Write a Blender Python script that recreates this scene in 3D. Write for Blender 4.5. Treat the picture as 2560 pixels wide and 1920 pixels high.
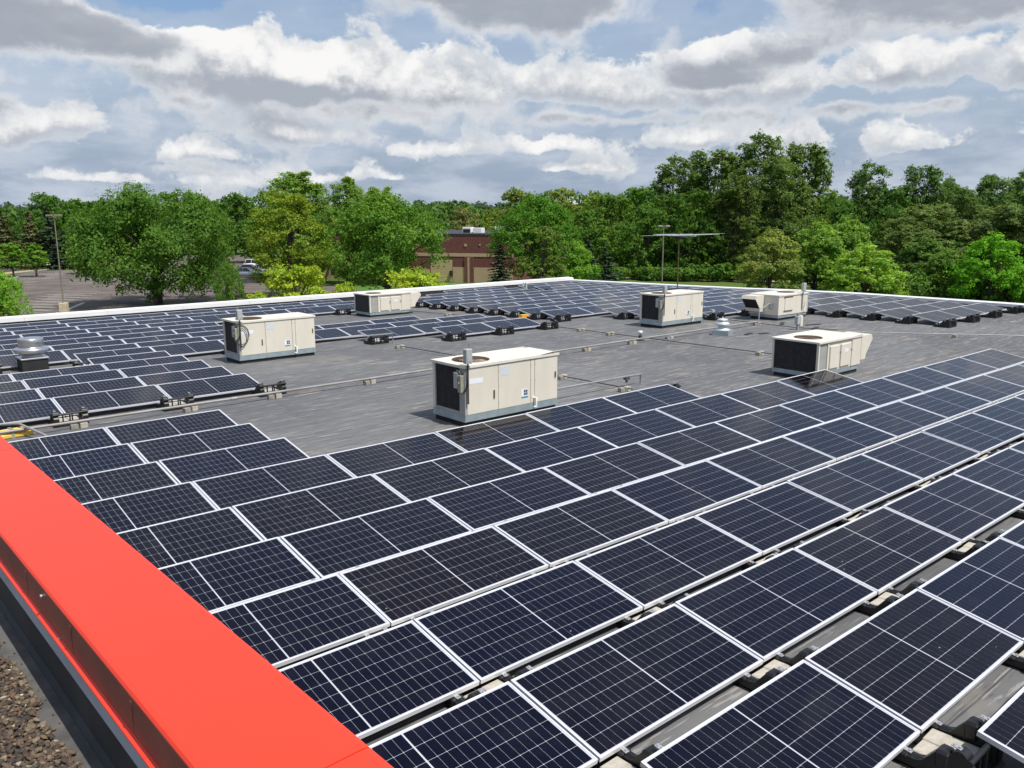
import bpy, bmesh, math, random
import numpy as np
from mathutils import Vector, Matrix

# ------------------------------------------------------------------ camera, world, sun, exposure
scene = bpy.context.scene
for o in list(bpy.data.objects):
    bpy.data.objects.remove(o)
R = math.radians
col = scene.collection

cam_data = bpy.data.cameras.new('camera')
cam = bpy.data.objects.new('camera', cam_data)
col.objects.link(cam)
YAW, PITCH, ROLL = 0.711106720, -0.198601883, -0.00328777534
_f = Vector((math.sin(YAW) * math.cos(PITCH), math.cos(YAW) * math.cos(PITCH), math.sin(PITCH)))
_r = Vector((math.cos(YAW), -math.sin(YAW), 0))
_u = _r.cross(_f)
_c, _s = math.cos(ROLL), math.sin(ROLL)
_x = _c * _r + _s * _u
_y = -_s * _r + _c * _u
cam.matrix_world = Matrix(((_x.x, _y.x, -_f.x, -3.9006156), (_x.y, _y.y, -_f.y, -15.1731081),
                           (_x.z, _y.z, -_f.z, 3.86489465), (0, 0, 0, 1)))
cam_data.sensor_width = 36
cam_data.lens = 29.851
cam_data.clip_start = 0.05
cam_data.clip_end = 6000
scene.camera = cam

SUN_EL, SUN_AZ = R(60), R(171)          # azimuth clockwise from +Y (north)
world = bpy.data.worlds.new('World')
scene.world = world
world.use_nodes = True
WT = world.node_tree
WT.nodes.clear()


class NX:
    """tiny builder for shader maths"""
    def __init__(self, tree):
        self.t = tree

    def m(self, op, a, b=None, c=None, clamp=False):
        n = self.t.nodes.new('ShaderNodeMath')
        n.operation = op
        n.use_clamp = clamp
        for i, v in enumerate((a, b, c)):
            if v is None:
                continue
            if isinstance(v, (int, float)):
                n.inputs[i].default_value = v
            else:
                self.t.links.new(v, n.inputs[i])
        return n.outputs[0]

    def add(self, a, b): return self.m('ADD', a, b)
    def sub(self, a, b): return self.m('SUBTRACT', a, b)
    def mul(self, a, b): return self.m('MULTIPLY', a, b)

    def smooth(self, x, lo, hi, a=0.0, b=1.0):
        n = self.t.nodes.new('ShaderNodeMapRange')
        n.interpolation_type = 'SMOOTHSTEP'
        n.inputs['From Min'].default_value = lo
        n.inputs['From Max'].default_value = hi
        n.inputs['To Min'].default_value = a
        n.inputs['To Max'].default_value = b
        self.t.links.new(x, n.inputs['Value'])
        return n.outputs[0]

    def comb(self, x, y, z):
        n = self.t.nodes.new('ShaderNodeCombineXYZ')
        for i, v in enumerate((x, y, z)):
            if isinstance(v, (int, float)):
                n.inputs[i].default_value = v
            else:
                self.t.links.new(v, n.inputs[i])
        return n.outputs[0]

    def noise(self, vec, scale, detail=6, rough=.55, lac=2.0, dist=0.0):
        n = self.t.nodes.new('ShaderNodeTexNoise')
        n.inputs['Scale'].default_value = scale
        n.inputs['Detail'].default_value = detail
        n.inputs['Roughness'].default_value = rough
        n.inputs['Lacunarity'].default_value = lac
        n.inputs['Distortion'].default_value = dist
        self.t.links.new(vec, n.inputs['Vector'])
        return n.outputs['Fac']

    def mix(self, fac, a, b, mode='MIX'):
        n = self.t.nodes.new('ShaderNodeMix')
        n.data_type = 'RGBA'
        n.blend_type = mode
        for i, v in ((0, fac), (6, a), (7, b)):
            if isinstance(v, (int, float)):
                n.inputs[i].default_value = v
            elif isinstance(v, tuple):
                n.inputs[i].default_value = (*v, 1) if len(v) == 3 else v
            else:
                self.t.links.new(v, n.inputs[i])
        return n.outputs[2]


# cloud banks that stand in this sky: azimuth (deg, right of the view), elevation (deg), half width, height above and below, weight
BANKS = [
    (-16.0, 8.6, 8.0, 2.2, 1.5, 1.0), (-10.5, 7.6, 7.0, 2.3, 1.2, .85), (-26.0, 11.0, 2.6, 1.5, 1.6, .6), (-5.8, 7.4, 2.6, 1.6, 1.2, .5),
    (1.8, 7.6, 6.0, 1.9, 1.0, .85), (12.5, 9.6, 3.2, 1.8, 1.0, .8), (14.5, 7.4, 6.5, 1.5, .9, .75), (23.5, 7.8, 4.2, 1.9, 1.0, .85),
    (31.0, 7.6, 4.6, 1.9, 1.0, .85), (-13.8, 5.0, 4.2, 1.3, .6, .75), (-20.2, 3.6, 3.0, .9, .4, .75), (-29.0, 4.6, 2.4, 1.4, 1.0, .6), (-26.0, 5.4, 1.8, 1.0, .8, .6),
    (2.7, 4.1, 2.2, .8, .3, .75), (4.2, 2.8, 3.4, .6, .3, .65), (11.0, 4.3, 3.6, 1.6, .6, .7), (17.5, 4.5, 3.6, 1.5, .6, .6),
    (25.5, 3.9, 3.2, 1.3, .5, .55), (33.0, 4.4, 2.6, 1.3, .5, .6), (-4.5, 4.2, 3.5, .7, .4, .5), (-25.5, 2.2, 7.0, .7, .4, .45), (-12.0, 2.4, 4.0, .7, .4, .5), (-7.2, 2.5, 1.8, .8, .3, .5),
    (20, 2.6, 5.0, .6, .3, .4),
]
DECKS = [   # nearer, grey undersides
    (-31.0, 10.4, 8.0, 1.9, 1.6, 1.2), (-23.5, 9.9, 4.0, 1.3, .8, .7), (3.0, 12.9, 7.0, 4.0, 1.9, 1.25), (-4.5, 13.8, 6.0, 2.0, 1.3, .7), (27.5, 11.8, 11.0, 3.2, 1.6, 1.2),
    (12.6, 8.2, 3.4, 1.1, .8, .9), (17.5, 9.6, 3.4, 1.0, .9, .6), (-31.5, 5.4, 5.0, 1.2, 1.0, .8), (-13.0, 6.6, 9.0, .5, .8, .5), (-33, 7.4, 3.6, .7, .6, .5), (8.0, 5.9, 7.0, .4, .5, .5), (24.0, 6.1, 9.0, .4, .6, .5), (-20, 2.9, 5, .4, .4, .4), (34, 3.0, 6, .5, .5, .3),
]
CLEAR = [(-20.4, 12.9, 3.0, 1.5, 2.6), (-16.5, 13.8, 2.6, .9, 1.2), (12.0, 12.6, 4.2, 1.7, .6), (7.0, 13.2, 1.8, 1.6, .3), (29.0, 2.4, 9.0, 1.2, .35), (-3, 2.2, 6, 1.2, .35)]


def cloud_group(name, banks, clear, shift, amp, base):
    g = bpy.data.node_groups.new(name, 'ShaderNodeTree')
    g.interface.new_socket('Vector', in_out='INPUT', socket_type='NodeSocketVector')
    g.interface.new_socket('Lift', in_out='INPUT', socket_type='NodeSocketFloat')
    g.interface.new_socket('Field', in_out='OUTPUT', socket_type='NodeSocketFloat')
    gi = g.nodes.new('NodeGroupInput')
    go = g.nodes.new('NodeGroupOutput')
    x = NX(g)
    sep = g.nodes.new('ShaderNodeSeparateXYZ')
    g.links.new(gi.outputs[0], sep.inputs[0])
    dx, dy, dz = sep.outputs
    az = x.m('ARCTAN2', x.sub(x.mul(dx, math.cos(YAW)), x.mul(dy, math.sin(YAW))),
             x.add(x.mul(dx, math.sin(YAW)), x.mul(dy, math.cos(YAW))))
    az = x.mul(az, 180 / math.pi)
    el = x.add(x.mul(x.m('ARCSINE', dz), 180 / math.pi), gi.outputs[1])
    dz2 = x.add(dz, x.mul(gi.outputs[1], math.pi / 180))
    vec = x.comb(x.add(dx, shift), dy, x.mul(dz2, 1.2))
    warp = g.nodes.new('ShaderNodeTexNoise')
    warp.inputs['Scale'].default_value = 9
    warp.inputs['Detail'].default_value = 5
    warp.inputs['Roughness'].default_value = .62
    g.links.new(vec, warp.inputs['Vector'])
    sc = g.nodes.new('ShaderNodeVectorMath')
    sc.operation = 'MULTIPLY_ADD'
    g.links.new(warp.outputs['Color'], sc.inputs[0])
    sc.inputs[1].default_value = (.07, .07, .07)
    g.links.new(vec, sc.inputs[2])
    wv = sc.outputs[0]
    ws = g.nodes.new('ShaderNodeSeparateColor')
    g.links.new(warp.outputs['Color'], ws.inputs[0])
    n1 = x.noise(wv, 14, 7, .58)
    n2 = x.noise(vec, 3.0, 3, .5)
    azw = x.add(az, x.mul(x.sub(ws.outputs[0], .5), 6.0))
    elw = x.add(el, x.mul(x.sub(ws.outputs[1], .5), 2.6))
    F = x.add(x.mul(x.sub(n1, .5), 1.15 * amp), x.mul(x.sub(n2, .5), .9))
    F = x.add(F, base)
    for (a, e, ra, up, dn, w) in banks:
        u = x.mul(x.sub(azw, a), 1 / ra)
        v = x.sub(elw, e)
        v = x.m('MAXIMUM', x.mul(v, 1 / up), x.mul(v, -1 / dn))
        r2 = x.m('MULTIPLY_ADD', u, u, x.mul(v, v))
        F = x.add(F, x.mul(x.m('EXPONENT', x.mul(r2, -1.0)), w * .85))
    for (a, e, ra, re, w) in clear:
        u = x.mul(x.sub(azw, a), 1 / ra)
        v = x.mul(x.sub(elw, e), 1 / re)
        F = x.sub(F, x.mul(x.m('EXPONENT', x.mul(x.m('MULTIPLY_ADD', u, u, x.mul(v, v)), -1.0)), w))
    g.links.new(F, go.inputs[0])
    return g


def build_world():
    x = NX(WT)
    L = WT.links
    tc = WT.nodes.new('ShaderNodeTexCoord')
    d = tc.outputs['Generated']
    sky = WT.nodes.new('ShaderNodeTexSky')
    sky.sky_type = 'NISHITA'
    sky.sun_disc = False
    sky.sun_elevation = SUN_EL
    sky.sun_rotation = SUN_AZ
    sky.air_density = 1.0
    sky.dust_density = 1.2
    sky.ozone_density = 2.0
    heaps = cloud_group('cloud_heaps', BANKS, CLEAR, 0.0, 1.45, -.16)
    decks = cloud_group('cloud_decks', DECKS, CLEAR, 3.7, 1.05, -.10)

    def field(grp, lift):
        n = WT.nodes.new('ShaderNodeGroup')
        n.node_tree = grp
        L.new(d, n.inputs[0])
        n.inputs[1].default_value = lift
        return n.outputs[0]
    f0, f1 = field(heaps, 0.0), field(heaps, 1.0)
    g0 = field(decks, 0.0)
    sep = WT.nodes.new('ShaderNodeSeparateXYZ')
    L.new(d, sep.inputs[0])
    dz = sep.outputs[2]
    # how much of the heap lies above: tops catch the sun, bases are grey
    cover = x.smooth(f0, -.03, .13)
    puff = x.noise(d, 42.0, 4, .6)
    lit = x.smooth(x.add(x.sub(f0, f1), x.mul(x.sub(puff, .5), .55)), -.12, .60)
    soft = x.smooth(f0, .0, .6)
    grey = x.mix(soft, (7.6, 8.2, 9.0), (5.1, 5.6, 6.4))
    cl = x.mix(lit, grey, (11.9, 11.8, 11.7))
    # the thin, pale layer between the heaps; thickest near the horizon
    veil = x.smooth(dz, .06, .26, .96, .45)
    low = x.smooth(dz, .0, .15)
    veil_c = x.mix(low, (3.9, 4.85, 6.4), (5.2, 6.3, 7.8))
    streak = x.noise(x.comb(sep.outputs[0], sep.outputs[1], x.mul(dz, 3.6)), 7.0, 6, .6)
    veil_c = x.mix(x.smooth(streak, .40, .66), veil_c, (6.6, 7.4, 8.7))
    hole = x.smooth(f0, -1.25, -.75)
    blue = x.mix(1.0, sky.outputs[0], (1.45, 1.5, 1.6), 'MULTIPLY')
    base = x.mix(x.mul(veil, hole), blue, veil_c)
    out_c = x.mix(cover, base, cl)
    dcov = x.smooth(g0, -.04, .30)
    dbody = x.smooth(g0, .0, .6)
    tex = x.noise(x.comb(sep.outputs[0], sep.outputs[1], x.mul(dz, 3.2)), 15.0, 6, .6)
    dbody = x.add(dbody, x.mul(x.sub(tex, .5), 1.1))
    dc = x.mix(x.smooth(dbody, -.05, 1.1), (9.6, 9.8, 10.2), (4.6, 5.05, 5.8))
    out_c = x.mix(x.mul(dcov, .94), out_c, dc)
    bg = WT.nodes.new('ShaderNodeBackground')
    bg.inputs['Strength'].default_value = WORLD_STRENGTH
    L.new(out_c, bg.inputs['Color'])
    wo = WT.nodes.new('ShaderNodeOutputWorld')
    L.new(bg.outputs[0], wo.inputs['Surface'])
    world.cycles.sampling_method = 'MANUAL'
    world.cycles.sample_map_resolution = 512


WORLD_STRENGTH = 0.08
build_world()

sun_data = bpy.data.lights.new('sun', 'SUN')
sun_data.energy = 4.7
sun_data.angle = R(0.53)
sun_data.color = (1.0, .955, .89)
sun = bpy.data.objects.new('sun', sun_data)
col.objects.link(sun)
_to = Vector((math.sin(SUN_AZ) * math.cos(SUN_EL), math.cos(SUN_AZ) * math.cos(SUN_EL), math.sin(SUN_EL)))
sun.rotation_euler = _to.to_track_quat('Z', 'Y').to_euler()
sun.location = (0, -20, 60)

scene.view_settings.view_transform = 'Standard'
scene.view_settings.look = 'None'
scene.view_settings.exposure = 0.0
scene.view_settings.gamma = 1.0
scene.view_settings.use_curve_mapping = False
scene.cycles.max_bounces = 6
scene.cycles.diffuse_bounces = 3
scene.cycles.glossy_bounces = 3
scene.cycles.transmission_bounces = 2
scene.cycles.use_denoising = True

# ------------------------------------------------------------------ helpers
rng = random.Random(11)


def zr(y):
    """height of the low roof: level near the camera, falling gently to the far parapet"""
    return float(np.interp(y, [-2, 5, 11, 19, 60], [0, -.034, -.221, -.383, -1.2]))


def link(name, mesh, parent=None, loc=None, rot=None):
    o = bpy.data.objects.new(name, mesh)
    col.objects.link(o)
    if parent:
        o.parent = parent
    if loc is not None:
        o.location = loc
    if rot is not None:
        o.rotation_euler = rot
    return o


def tag(o, label=None, cat=None, group=None, kind=None):
    if label: o['label'] = label
    if cat: o['category'] = cat
    if group: o['group'] = group
    if kind: o['kind'] = kind
    return o


def thing(name, label, cat, loc=(0, 0, 0), rz=0, group=None):
    o = link(name, None, None, loc, (0, 0, rz))
    o.empty_display_size = .2
    return tag(o, label, cat, group)


class MB:
    """collects faces for ONE mesh"""
    def __init__(self):
        self.v, self.f, self.mi, self.sm = [], [], [], []

    def add(self, verts, faces, mat=0, smooth=False):
        n = len(self.v)
        self.v += [tuple(p) for p in verts]
        for f in faces:
            self.f.append(tuple(i + n for i in f))
            self.mi.append(mat)
            self.sm.append(smooth)
        return self

    def box(self, a, b, mat=0, rz=0, piv=None):
        (x0, y0, z0), (x1, y1, z1) = a, b
        vs = [(x0, y0, z0), (x1, y0, z0), (x1, y1, z0), (x0, y1, z0), (x0, y0, z1), (x1, y0, z1), (x1, y1, z1), (x0, y1, z1)]
        if rz:
            px, py = piv or ((x0 + x1) / 2, (y0 + y1) / 2)
            c, s = math.cos(rz), math.sin(rz)
            vs = [(px + (x - px) * c - (y - py) * s, py + (x - px) * s + (y - py) * c, z) for x, y, z in vs]
        return self.add(vs, [(0, 3, 2, 1), (4, 5, 6, 7), (0, 1, 5, 4), (1, 2, 6, 5), (2, 3, 7, 6), (3, 0, 4, 7)], mat)

    def bbox(self, a, b, w=.01, mat=0):
        """box with chamfered edges"""
        bm = bmesh.new()
        bmesh.ops.create_cube(bm, size=1)
        c = [(p + q) / 2 for p, q in zip(a, b)]
        s = [abs(q - p) for p, q in zip(a, b)]
        for v in bm.verts:
            v.co = Vector((c[0] + v.co.x * s[0], c[1] + v.co.y * s[1], c[2] + v.co.z * s[2]))
        bmesh.ops.bevel(bm, geom=bm.edges[:], offset=min(w, min(s) * .45), segments=1, affect='EDGES')
        bm.verts.index_update()
        self.add([v.co for v in bm.verts], [[v.index for v in f.verts] for f in bm.faces], mat)
        bm.free()
        return self

    def prism(self, poly, axis, lo, hi, mat=0):
        """polygon extruded along an axis; poly in the two other axes in order"""
        def p(u, v, w):
            return {'x': (w, u, v), 'y': (u, w, v), 'z': (u, v, w)}[axis]
        n = len(poly)
        vs = [p(u, v, lo) for u, v in poly] + [p(u, v, hi) for u, v in poly]
        fs = [tuple(range(n))[::-1], tuple(range(n, 2 * n))] + [(i, (i + 1) % n, n + (i + 1) % n, n + i) for i in range(n)]
        return self.add(vs, fs, mat)

    def tube(self, pts, r, n=8, mat=0, cap=True):
        pts = [Vector(p) for p in pts]
        rings = []
        for i, p in enumerate(pts):
            d = (pts[min(i + 1, len(pts) - 1)] - pts[max(i - 1, 0)]).normalized()
            up = Vector((0, 0, 1)) if abs(d.z) < .9 else Vector((1, 0, 0))
            a = d.cross(up).normalized()
            b = a.cross(d)
            rr = r[i] if isinstance(r, (list, tuple)) else r
            rings.append([p + rr * (math.cos(t) * a + math.sin(t) * b) for t in [2 * math.pi * k / n for k in range(n)]])
        vs = [q for ring in rings for q in ring]
        fs = []
        for i in range(len(pts) - 1):
            for k in range(n):
                fs.append((i * n + k, i * n + (k + 1) % n, (i + 1) * n + (k + 1) % n, (i + 1) * n + k))
        self.add(vs, fs, mat, True)
        if cap:
            self.add(rings[0], [tuple(range(n))], mat)
            self.add(rings[-1], [tuple(range(n))[::-1]], mat)
        return self

    def lathe(self, prof, c=(0, 0), n=32, mat=0, smooth=True):
        vs, fs = [], []
        for r, z in prof:
            for k in range(n):
                t = 2 * math.pi * k / n
                vs.append((c[0] + r * math.cos(t), c[1] + r * math.sin(t), z))
        for i in range(len(prof) - 1):
            for k in range(n):
                fs.append((i * n + k, i * n + (k + 1) % n, (i + 1) * n + (k + 1) % n, (i + 1) * n + k))
        return self.add(vs, fs, mat, smooth)

    def mesh(self, name, mats):
        me = bpy.data.meshes.new(name)
        me.from_pydata(self.v, [], self.f)
        for m in (mats if isinstance(mats, (list, tuple)) else [mats]):
            me.materials.append(m)
        me.polygons.foreach_set('material_index', self.mi)
        me.polygons.foreach_set('use_smooth', self.sm)
        me.update()
        return me

    def build(self, name, mats, parent=None, loc=None, rot=None):
        return link(name, self.mesh(name, mats), parent, loc, rot)


def copy_tree(o, parent=None):
    c = o.copy()
    col.objects.link(c)
    c.parent = parent
    for ch in list(o.children):
        copy_tree(ch, c)
    return c


ORD = ['zeroth', 'first', 'second', 'third', 'fourth', 'fifth', 'sixth', 'seventh', 'eighth', 'ninth', 'tenth', 'eleventh',
       'twelfth', 'thirteenth', 'fourteenth', 'fifteenth', 'sixteenth', 'seventeenth', 'eighteenth', 'nineteenth']


# ------------------------------------------------------------------ materials
def mat(name, color, rough=.6, metal=0.0, spec=.5, var=.0, vscale=4.0, stretch=(1, 1, 1), bump=0.0, coat=0.0, vcol=None, detail=5, coords='Object'):
    m = bpy.data.materials.new(name)
    m.use_nodes = True
    nt = m.node_tree
    b = nt.nodes['Principled BSDF']
    b.inputs['Base Color'].default_value = (*color, 1)
    b.inputs['Roughness'].default_value = rough
    b.inputs['Metallic'].default_value = metal
    b.inputs['Specular IOR Level'].default_value = spec
    if coat:
        b.inputs['Coat Weight'].default_value = coat
        b.inputs['Coat Roughness'].default_value = .04
    x = NX(nt)
    if var or vcol or bump:
        tc = nt.nodes.new('ShaderNodeTexCoord')
        mp = nt.nodes.new('ShaderNodeMapping')
        mp.inputs['Scale'].default_value = stretch
        nt.links.new(tc.outputs[coords], mp.inputs[0])
        f = x.noise(mp.outputs[0], vscale, detail, .6)
        c2 = vcol or tuple(max(0, c * (1 - var)) for c in color)
        c1 = tuple(min(1, c * (1 + var)) for c in color) if not vcol else color
        nt.links.new(x.mix(x.smooth(f, .3, .7), c2, c1), b.inputs['Base Color'])
        if bump:
            bn = nt.nodes.new('ShaderNodeBump')
            bn.inputs['Strength'].default_value = bump
            bn.inputs['Distance'].default_value = .02
            nt.links.new(f, bn.inputs['Height'])
            nt.links.new(bn.outputs[0], b.inputs['Normal'])
    return m


M = {}
M['alu'] = mat('anodised_aluminium', (.80, .81, .84), .38, .25, var=.04, vscale=3)
M['backsheet'] = mat('white_backsheet', (.52, .53, .58), .5, coat=.6)
M['black'] = mat('black_plastic', (.012, .012, .013), .42, var=.3, vscale=6)
M['block'] = mat('concrete_block', (.43, .395, .33), .9, var=.16, vscale=14, bump=.3)
M['clip'] = mat('zinc_clip', (.62, .62, .62), .35, .7)
M['cream'] = mat('cream_paint', (.70, .655, .545), .45, var=.035, vscale=2.4, stretch=(1.6, 1.6, .5), detail=8)
M['cream_top'] = mat('cream_lid', (.74, .69, .59), .5, var=.05, vscale=2.0)
M['curb'] = mat('galvanised_curb', (.33, .40, .42), .45, .3, var=.12, vscale=5)
M['tar'] = mat('bitumen_skirt', (.018, .018, .019), .75, var=.3, vscale=5)
M['coil_frame'] = mat('grey_post', (.36, .36, .33), .5, var=.1, vscale=3)
M['dark'] = mat('dark_inside', (.015, .014, .013), .8)
M['rust'] = mat('rusty_guard', (.10, .06, .035), .7, var=.4, vscale=8)
M['grey_box'] = mat('grey_enamel', (.42, .43, .41), .45, var=.06, vscale=5)
M['olive_box'] = mat('weathered_box', (.30, .29, .22), .55, var=.2, vscale=7)
M['wire'] = mat('dark_cable', (.05, .048, .045), .5)
M['pipe'] = mat('grey_pipe', (.34, .34, .35), .45, .2, var=.1, vscale=3)
M['pipe_brown'] = mat('gas_pipe', (.26, .235, .20), .5, .1, var=.25, vscale=2, vcol=(.33, .33, .34))
M['conduit'] = mat('dark_conduit', (.09, .09, .095), .5, .2)
M['wood'] = mat('weathered_sleeper', (.30, .275, .23), .9, var=.25, vscale=12)
M['spun'] = mat('spun_aluminium', (.62, .63, .64), .3, .85, var=.08, vscale=6, stretch=(1, 1, 5))
M['vent_white'] = mat('weathered_zinc', (.62, .66, .66), .45, .3, var=.1, vscale=6)
M['white_cap'] = mat('white_coping', (.82, .82, .80), .4, var=.03, vscale=1.5)
M['yellow'] = mat('yellow_plastic', (.80, .52, .09), .45, var=.12, vscale=7)
M['orange'] = mat('orange_plastic', (.85, .36, .03), .45, var=.1, vscale=7)
M['sticker'] = mat('white_sticker', (.82, .84, .86), .4)
M['sticker_grey'] = mat('pale_sticker', (.62, .66, .70), .4)
M['ink'] = mat('dark_print', (.05, .07, .12), .5)
M['blue'] = mat('blue_print', (.04, .22, .48), .5)
M['epdm'] = mat('black_membrane', (.03, .03, .032), .7, var=.3, vscale=3)
M['gal'] = mat('flashing_metal', (.42, .48, .54), .45, .2, var=.1, vscale=4)
M['seam'] = mat('red_shadow_gap', (.30, .012, .01), .6)


def red_paint():
    m = mat('red_coping_paint', (.86, .054, .024), .42, var=.02, vscale=1.2, spec=.35)
    return m


M['red'] = red_paint()
M['red_face'] = mat('red_brown_fascia', (.24, .075, .052), .5, var=.15, vscale=3, stretch=(6, 1, 1))


def cells_mat():
    """monocrystalline cells under glass: near black blue, each module and cell a shade of its own, fine busbars"""
    m = bpy.data.materials.new('solar_cell')
    m.use_nodes = True
    nt = m.node_tree
    b = nt.nodes['Principled BSDF']
    x = NX(nt)
    oi = nt.nodes.new('ShaderNodeObjectInfo')
    geo = nt.nodes.new('ShaderNodeNewGeometry')
    c = x.mix(oi.outputs['Random'], (.0034, .0030, .0046), (.0012, .0020, .0085))
    wn = nt.nodes.new('ShaderNodeTexWhiteNoise')
    wn.noise_dimensions = '1D'
    nt.links.new(x.mul(oi.outputs['Random'], 91.7), wn.inputs['W'])
    c = x.mix(x.mul(x.smooth(wn.outputs['Value'], .45, 1.0), .9), c, (.0050, .0031, .0032))
    isl = geo.outputs['Random Per Island']
    c = x.mix(1.0, c, x.mix(isl, (.72, .72, .75), (1.32, 1.28, 1.25)), 'MULTIPLY')
    tc = nt.nodes.new('ShaderNodeTexCoord')
    sep = nt.nodes.new('ShaderNodeSeparateXYZ')
    nt.links.new(tc.outputs['Object'], sep.inputs[0])
    fr = x.m('FRACT', x.mul(sep.outputs[1], 9 / .1555))
    bus = x.smooth(x.m('ABSOLUTE', x.sub(fr, .5)), .44, .5)
    c = x.mix(x.mul(bus, .13), c, (.09, .09, .105))
    # droppings and grit, thick on a few modules only
    sp = nt.nodes.new('ShaderNodeTexVoronoi')
    sp.inputs['Scale'].default_value = 9.0
    ofs = nt.nodes.new('ShaderNodeVectorMath')
    nt.links.new(tc.outputs['Object'], ofs.inputs[0])
    nt.links.new(x.comb(x.mul(oi.outputs['Random'], 57.0), x.mul(wn.outputs['Value'], 31.0), 0.0), ofs.inputs[1])
    nt.links.new(ofs.outputs[0], sp.inputs['Vector'])
    wn2 = nt.nodes.new('ShaderNodeTexWhiteNoise')
    nt.links.new(sp.outputs['Color'], wn2.inputs['Vector'])
    dirty = x.smooth(wn.outputs['Value'], .55, 1.0, .03, .30)
    spot = x.mul(x.smooth(sp.outputs['Distance'], .10, .05), x.m('LESS_THAN', wn2.outputs['Value'], dirty))
    c = x.mix(x.mul(spot, .8), c, (.30, .30, .29))
    # dust film
    dn = x.noise(tc.outputs['Object'], 3.0, 6, .65)
    c = x.mix(x.mul(x.smooth(dn, .40, .75), .016), c, (.35, .32, .28))
    nt.links.new(c, b.inputs['Base Color'])
    b.inputs['Roughness'].default_value = .07
    b.inputs['IOR'].default_value = 1.5
    b.inputs['Specular IOR Level'].default_value = .5
    b.inputs['Specular Tint'].default_value = (.20, .25, .60, 1)
    return m


M['cell'] = cells_mat()


def roof_mat():
    """weathered mineral cap sheet: grey, streaked along the laps, tan dried puddles and dark scuffs"""
    m = bpy.data.materials.new('roof_cap_sheet')
    m.use_nodes = True
    nt = m.node_tree
    b = nt.nodes['Principled BSDF']
    x = NX(nt)
    tc = nt.nodes.new('ShaderNodeTexCoord')
    sep = nt.nodes.new('ShaderNodeSeparateXYZ')
    nt.links.new(tc.outputs['Object'], sep.inputs[0])
    X, Y = sep.outputs[0], sep.outputs[1]
    p = x.comb(X, Y, 0.0)
    big = x.noise(p, .16, 5, .55)
    streak = x.noise(x.comb(x.mul(X, .60), x.mul(Y, 4.0), 0.0), 1.9, 8, .66)
    fine = x.noise(x.comb(x.mul(X, .42), x.mul(Y, 5.5), 4.0), 4.6, 4, .58)
    c = x.mix(x.smooth(big, .3, .72), (.112, .115, .122), (.176, .175, .174))
    c = x.mix(x.mul(x.smooth(streak, .50, .66), .34), c, (.25, .245, .238))
    c = x.mix(x.mul(x.smooth(streak, .46, .32), .40), c, (.085, .087, .092))
    c = x.mix(x.mul(x.smooth(fine, .57, .66), .75), c, (.34, .335, .32))
    c = x.mix(x.mul(x.smooth(fine, .43, .34), .7), c, (.075, .076, .082))
    tan = x.noise(x.comb(x.mul(X, .55), x.mul(Y, 1.7), 9.0), 1.25, 6, .6)
    c = x.mix(x.mul(x.smooth(tan, .60, .68), .6), c, (.36, .30, .235))
    # dried puddles: a tan rim round a slightly darker middle
    pud = x.noise(x.comb(x.mul(X, .7), Y, 3.0), .42, 3, .45)
    c = x.mix(x.mul(x.smooth(pud, .60, .66), .22), c, (.085, .085, .088))
    rim = x.smooth(x.m('ABSOLUTE', x.sub(pud, .605)), .016, .004)
    c = x.mix(x.mul(rim, .28), c, (.30, .265, .22))
    # laps of the sheets, 0.9 m apart, run along X
    lap = x.m('FRACT', x.mul(x.add(Y, x.mul(x.noise(p, .8, 2, .5), .05)), 1 / .92))
    lapm = x.smooth(x.m('ABSOLUTE', x.sub(lap, .5)), .485, .498)
    c = x.mix(x.mul(lapm, .7), c, (.045, .045, .048))
    lap2 = x.m('FRACT', x.mul(Y, 1 / .23))
    lapm2 = x.smooth(x.m('ABSOLUTE', x.sub(lap2, .5)), .44, .5)
    c = x.mix(x.mul(x.mul(lapm2, .6), x.smooth(fine, .38, .6)), c, (.05, .05, .055))
    nt.links.new(c, b.inputs['Base Color'])
    b.inputs['Roughness'].default_value = .82
    b.inputs['Specular IOR Level'].default_value = .3
    bn = nt.nodes.new('ShaderNodeBump')
    bn.inputs['Strength'].default_value = .35
    bn.inputs['Distance'].default_value = .01
    nt.links.new(x.add(fine, x.mul(lapm, -.8)), bn.inputs['Height'])
    nt.links.new(bn.outputs[0], b.inputs['Normal'])
    return m


M['roof'] = roof_mat()

# ------------------------------------------------------------------ the low building and its roof
GZ = -5.5
PX0, PX1, PY1 = -2.93, 32.7, 22.0       # inner faces: tall building's wall, right parapet, back parapet
low = thing('low_building', 'low flat roofed building under the solar arrays with a white capped parapet', 'building', (15, 0, GZ))


def child(mb, name, mats, parent):
    """mesh built in world coordinates, hung under a parent that may be moved or turned"""
    o = mb.build(name, mats, parent)
    o.matrix_parent_inverse = parent_matrix(parent).inverted()
    return o


def parent_matrix(p):
    m = Matrix.LocRotScale(p.location, p.rotation_euler, p.scale)
    if p.parent:
        m = parent_matrix(p.parent) @ p.matrix_parent_inverse @ m
    return m


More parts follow.
